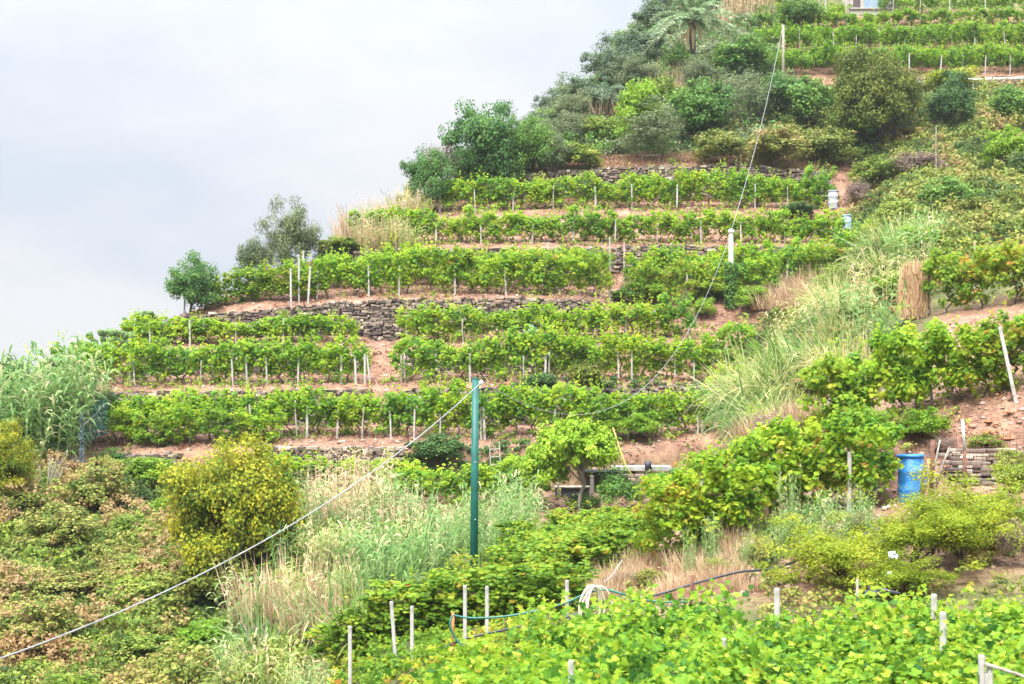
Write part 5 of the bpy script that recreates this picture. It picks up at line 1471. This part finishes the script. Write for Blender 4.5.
cable(smooth([AT(604, 582, 25.4), AT(612, 575, 26), AT(622, 560, 27)]), .006, 'thin grey wire going up the bank behind the coiled hose', 'zinc', 'wire', 'wire')
cable([AT(868, 588, 22.8), AT(884, 590, 22.7), AT(900, 594, 22.6)], .03, 'short black pipe end between golden bush and canopy', 'blackpipe', 'pipe_end', 'pipe')
for (px, py, w_, h_, mt, lab) in ((874, 597, .22, .14, 'paleblue', 'pale blue container half hidden under the golden bush'), (893, 560, .12, .14, 'white', 'small white rag caught in the golden bush, upper'), (889, 579, .14, .13, 'white', 'white plastic bag caught in the golden bush, lower')):
    me, c = crown(hash_(lab), 8, 14, .3, .5, M[mt], 'round', bot=0, hollow=.2); o = link('plastic_bag', me, None, AT(px, py, 24.4), 0, (w_, w_, h_)); tag(o, lab, 'plastic waste')

# ------------------------------------------------------------------ nets, rails, house
def net(pa_, pb_, h0, h1, mat, label, seed, n=16, mrows=9, wob=.08):
    m_ = MB(); g = R(seed); P = {}
    for i in range(n + 1):
        for j in range(mrows + 1):
            q = pa_.lerp(pb_, i / n); P[i, j] = q + Vector((g.normal(0, .02), g.normal(0, wob), (h0 + (h1 - h0) * i / n) * j / mrows))
    for i in range(n + 1):
        m_.tube([P[i, j] for j in range(mrows + 1)], .010, 3)
    for j in range(mrows + 1):
        m_.tube([P[i, j] for i in range(n + 1)], .010, 3)
    return tag(link('netting', m_.mesh('net', M[mat])), label, 'netting')
net(AT(82, 444, 52.2), AT(107, 432, 53.0), 1.3, 1.3, 'net', 'torn teal green netting at the left end of the lowest long row', 1, 12, 14)
net(AT(80, 478, 51.0), AT(84, 472, 51.2), 2.2, 2.2, 'bluenet', 'narrow vertical strip of blue grey netting below the teal netting', 2, 4, 20)
net(AT(66, 474, 50.4), AT(82, 472, 50.6), .45, .6, 'bluenet', 'scrap of blue netting lying at the foot of the net strip', 3, 10, 6, .12)
cable([AT(104, 405, 53), AT(92, 418, 52.6), AT(80, 428, 51.6)], .03, 'pale stick leaning across the teal netting', 'wood', 'stick', 'stick')
def rail(pts, r, mat, label, legs=()):
    root = thing('hand_rail', label, 'rail', pts[0])
    m_ = MB(); m_.tube([p_ - pts[0] for p_ in pts], r, 8); link('top_rail', m_.mesh('rail', M[mat], True), root)
    for (q, h) in legs:
        p_ = pts[0].lerp(pts[-1], q); m_ = MB(); m_.tube([p_ - pts[0] + Vector((0, 0, -h)), p_ - pts[0] + Vector((0, 0, -r))], r * .8, 6); link('leg', m_.mesh('leg', M[mat], True), root)
ra = G(895, 92.7)
rail([AT(902, 83, 92.6), AT(960, 80, 92.4), AT(1045, 77.5, 92.2)], .085, 'white', 'white pipe rail running along the ledge at the upper right', ((.15, .9), (.5, .9), (.75, .9)))
rail([AT(576, 163, 81), AT(594, 160, 81), AT(613, 158, 81)], .05, 'white', 'thin white rail lying on the slope left of the bush group', ((.1, .4), (.9, .5)))
rail([AT(642, 156, 80), AT(660, 155, 80)], .045, 'wood', 'small pale wooden frame above the dry grass wall', ((0, .5), (.95, .55)))
ho = thing('house', 'corner of a grey stone house with a blue window at the top edge', 'house', AT(866, 13, 108.5))
k_ = 108.5 / F
m = MB(); m.box((9.0 * k_, 1.7, 1.6), (46 * k_, 3.4, 4.2)); link('wall', m.mesh('wall', M['houseplaster']), ho)
m = MB(); m.box((9 * k_, -.10, .0), (52 * k_, .3, .5), bev=.04); m.box((9*k_, -.16, .26), (54*k_, .45, .1), bev=.02); link('plinth', m.mesh('plinth', M['render_']), ho)
m = MB(); m.box((7.5 * k_, -.04, .95), (21 * k_, .12, 1.3)); w1 = link('window', m.mesh('frame', M['render_']), ho)
m = MB(); m.box((2.5 * k_, -.085, .95), (9 * k_, .06, 1.16)); m.box((12.5 * k_, -.085, .95), (9 * k_, .06, 1.16)); link('pane', m.mesh('pane', M['glass']), w1)
m = MB(); m.box((-9.5 * k_, -.05, .95), (7 * k_, .12, 2.2)); link('door', m.mesh('door', M['darkdoor']), ho)
m = MB(); m.box((9 * k_, 1.7, 3.85), (56 * k_, 4.2, .22), bev=.05); link('roof', m.mesh('roof', M['roof']), ho)
m = MB(); m.box((0, 0, .06), (1.5, .9, .12), .1, bev=.03); tag(link('stone_slab', m.mesh('slab', M['render_']), None, G(656, hitY(656, 316))), 'flat grey slab on the dry ground under the narrow stone gap', 'slab')
me, c = crown(333, 10, 16, .25, .4, M['seafoam'], 'round', bot=0, hollow=.2)
tag(link('plastic_sheet', me, None, G(530, 61.3), 0, (.5, .35, .75)), 'pale blue green plastic sheet hanging in the dark short vine row', 'plastic sheet')

# ------------------------------------------------------------------ haze
mh = bpy.data.materials.new('haze'); mh.use_nodes = True
th = mh.node_tree
for n in list(th.nodes):
    th.nodes.remove(n)
oh = th.nodes.new('ShaderNodeOutputMaterial'); pv = th.nodes.new('ShaderNodeVolumePrincipled')
pv.inputs['Color'].default_value = (0.90, 0.95, 1.0, 1)
pv.inputs['Density'].default_value = 0.00022
th.links.new(pv.outputs[0], oh.inputs['Volume'])
hb = MB(); hb.box((20, 85, 9), (190, 186, 96))
tag(link('haze', hb.mesh('haze', mh)), 'thin pale haze in the air over the hillside', 'haze', kind='stuff')
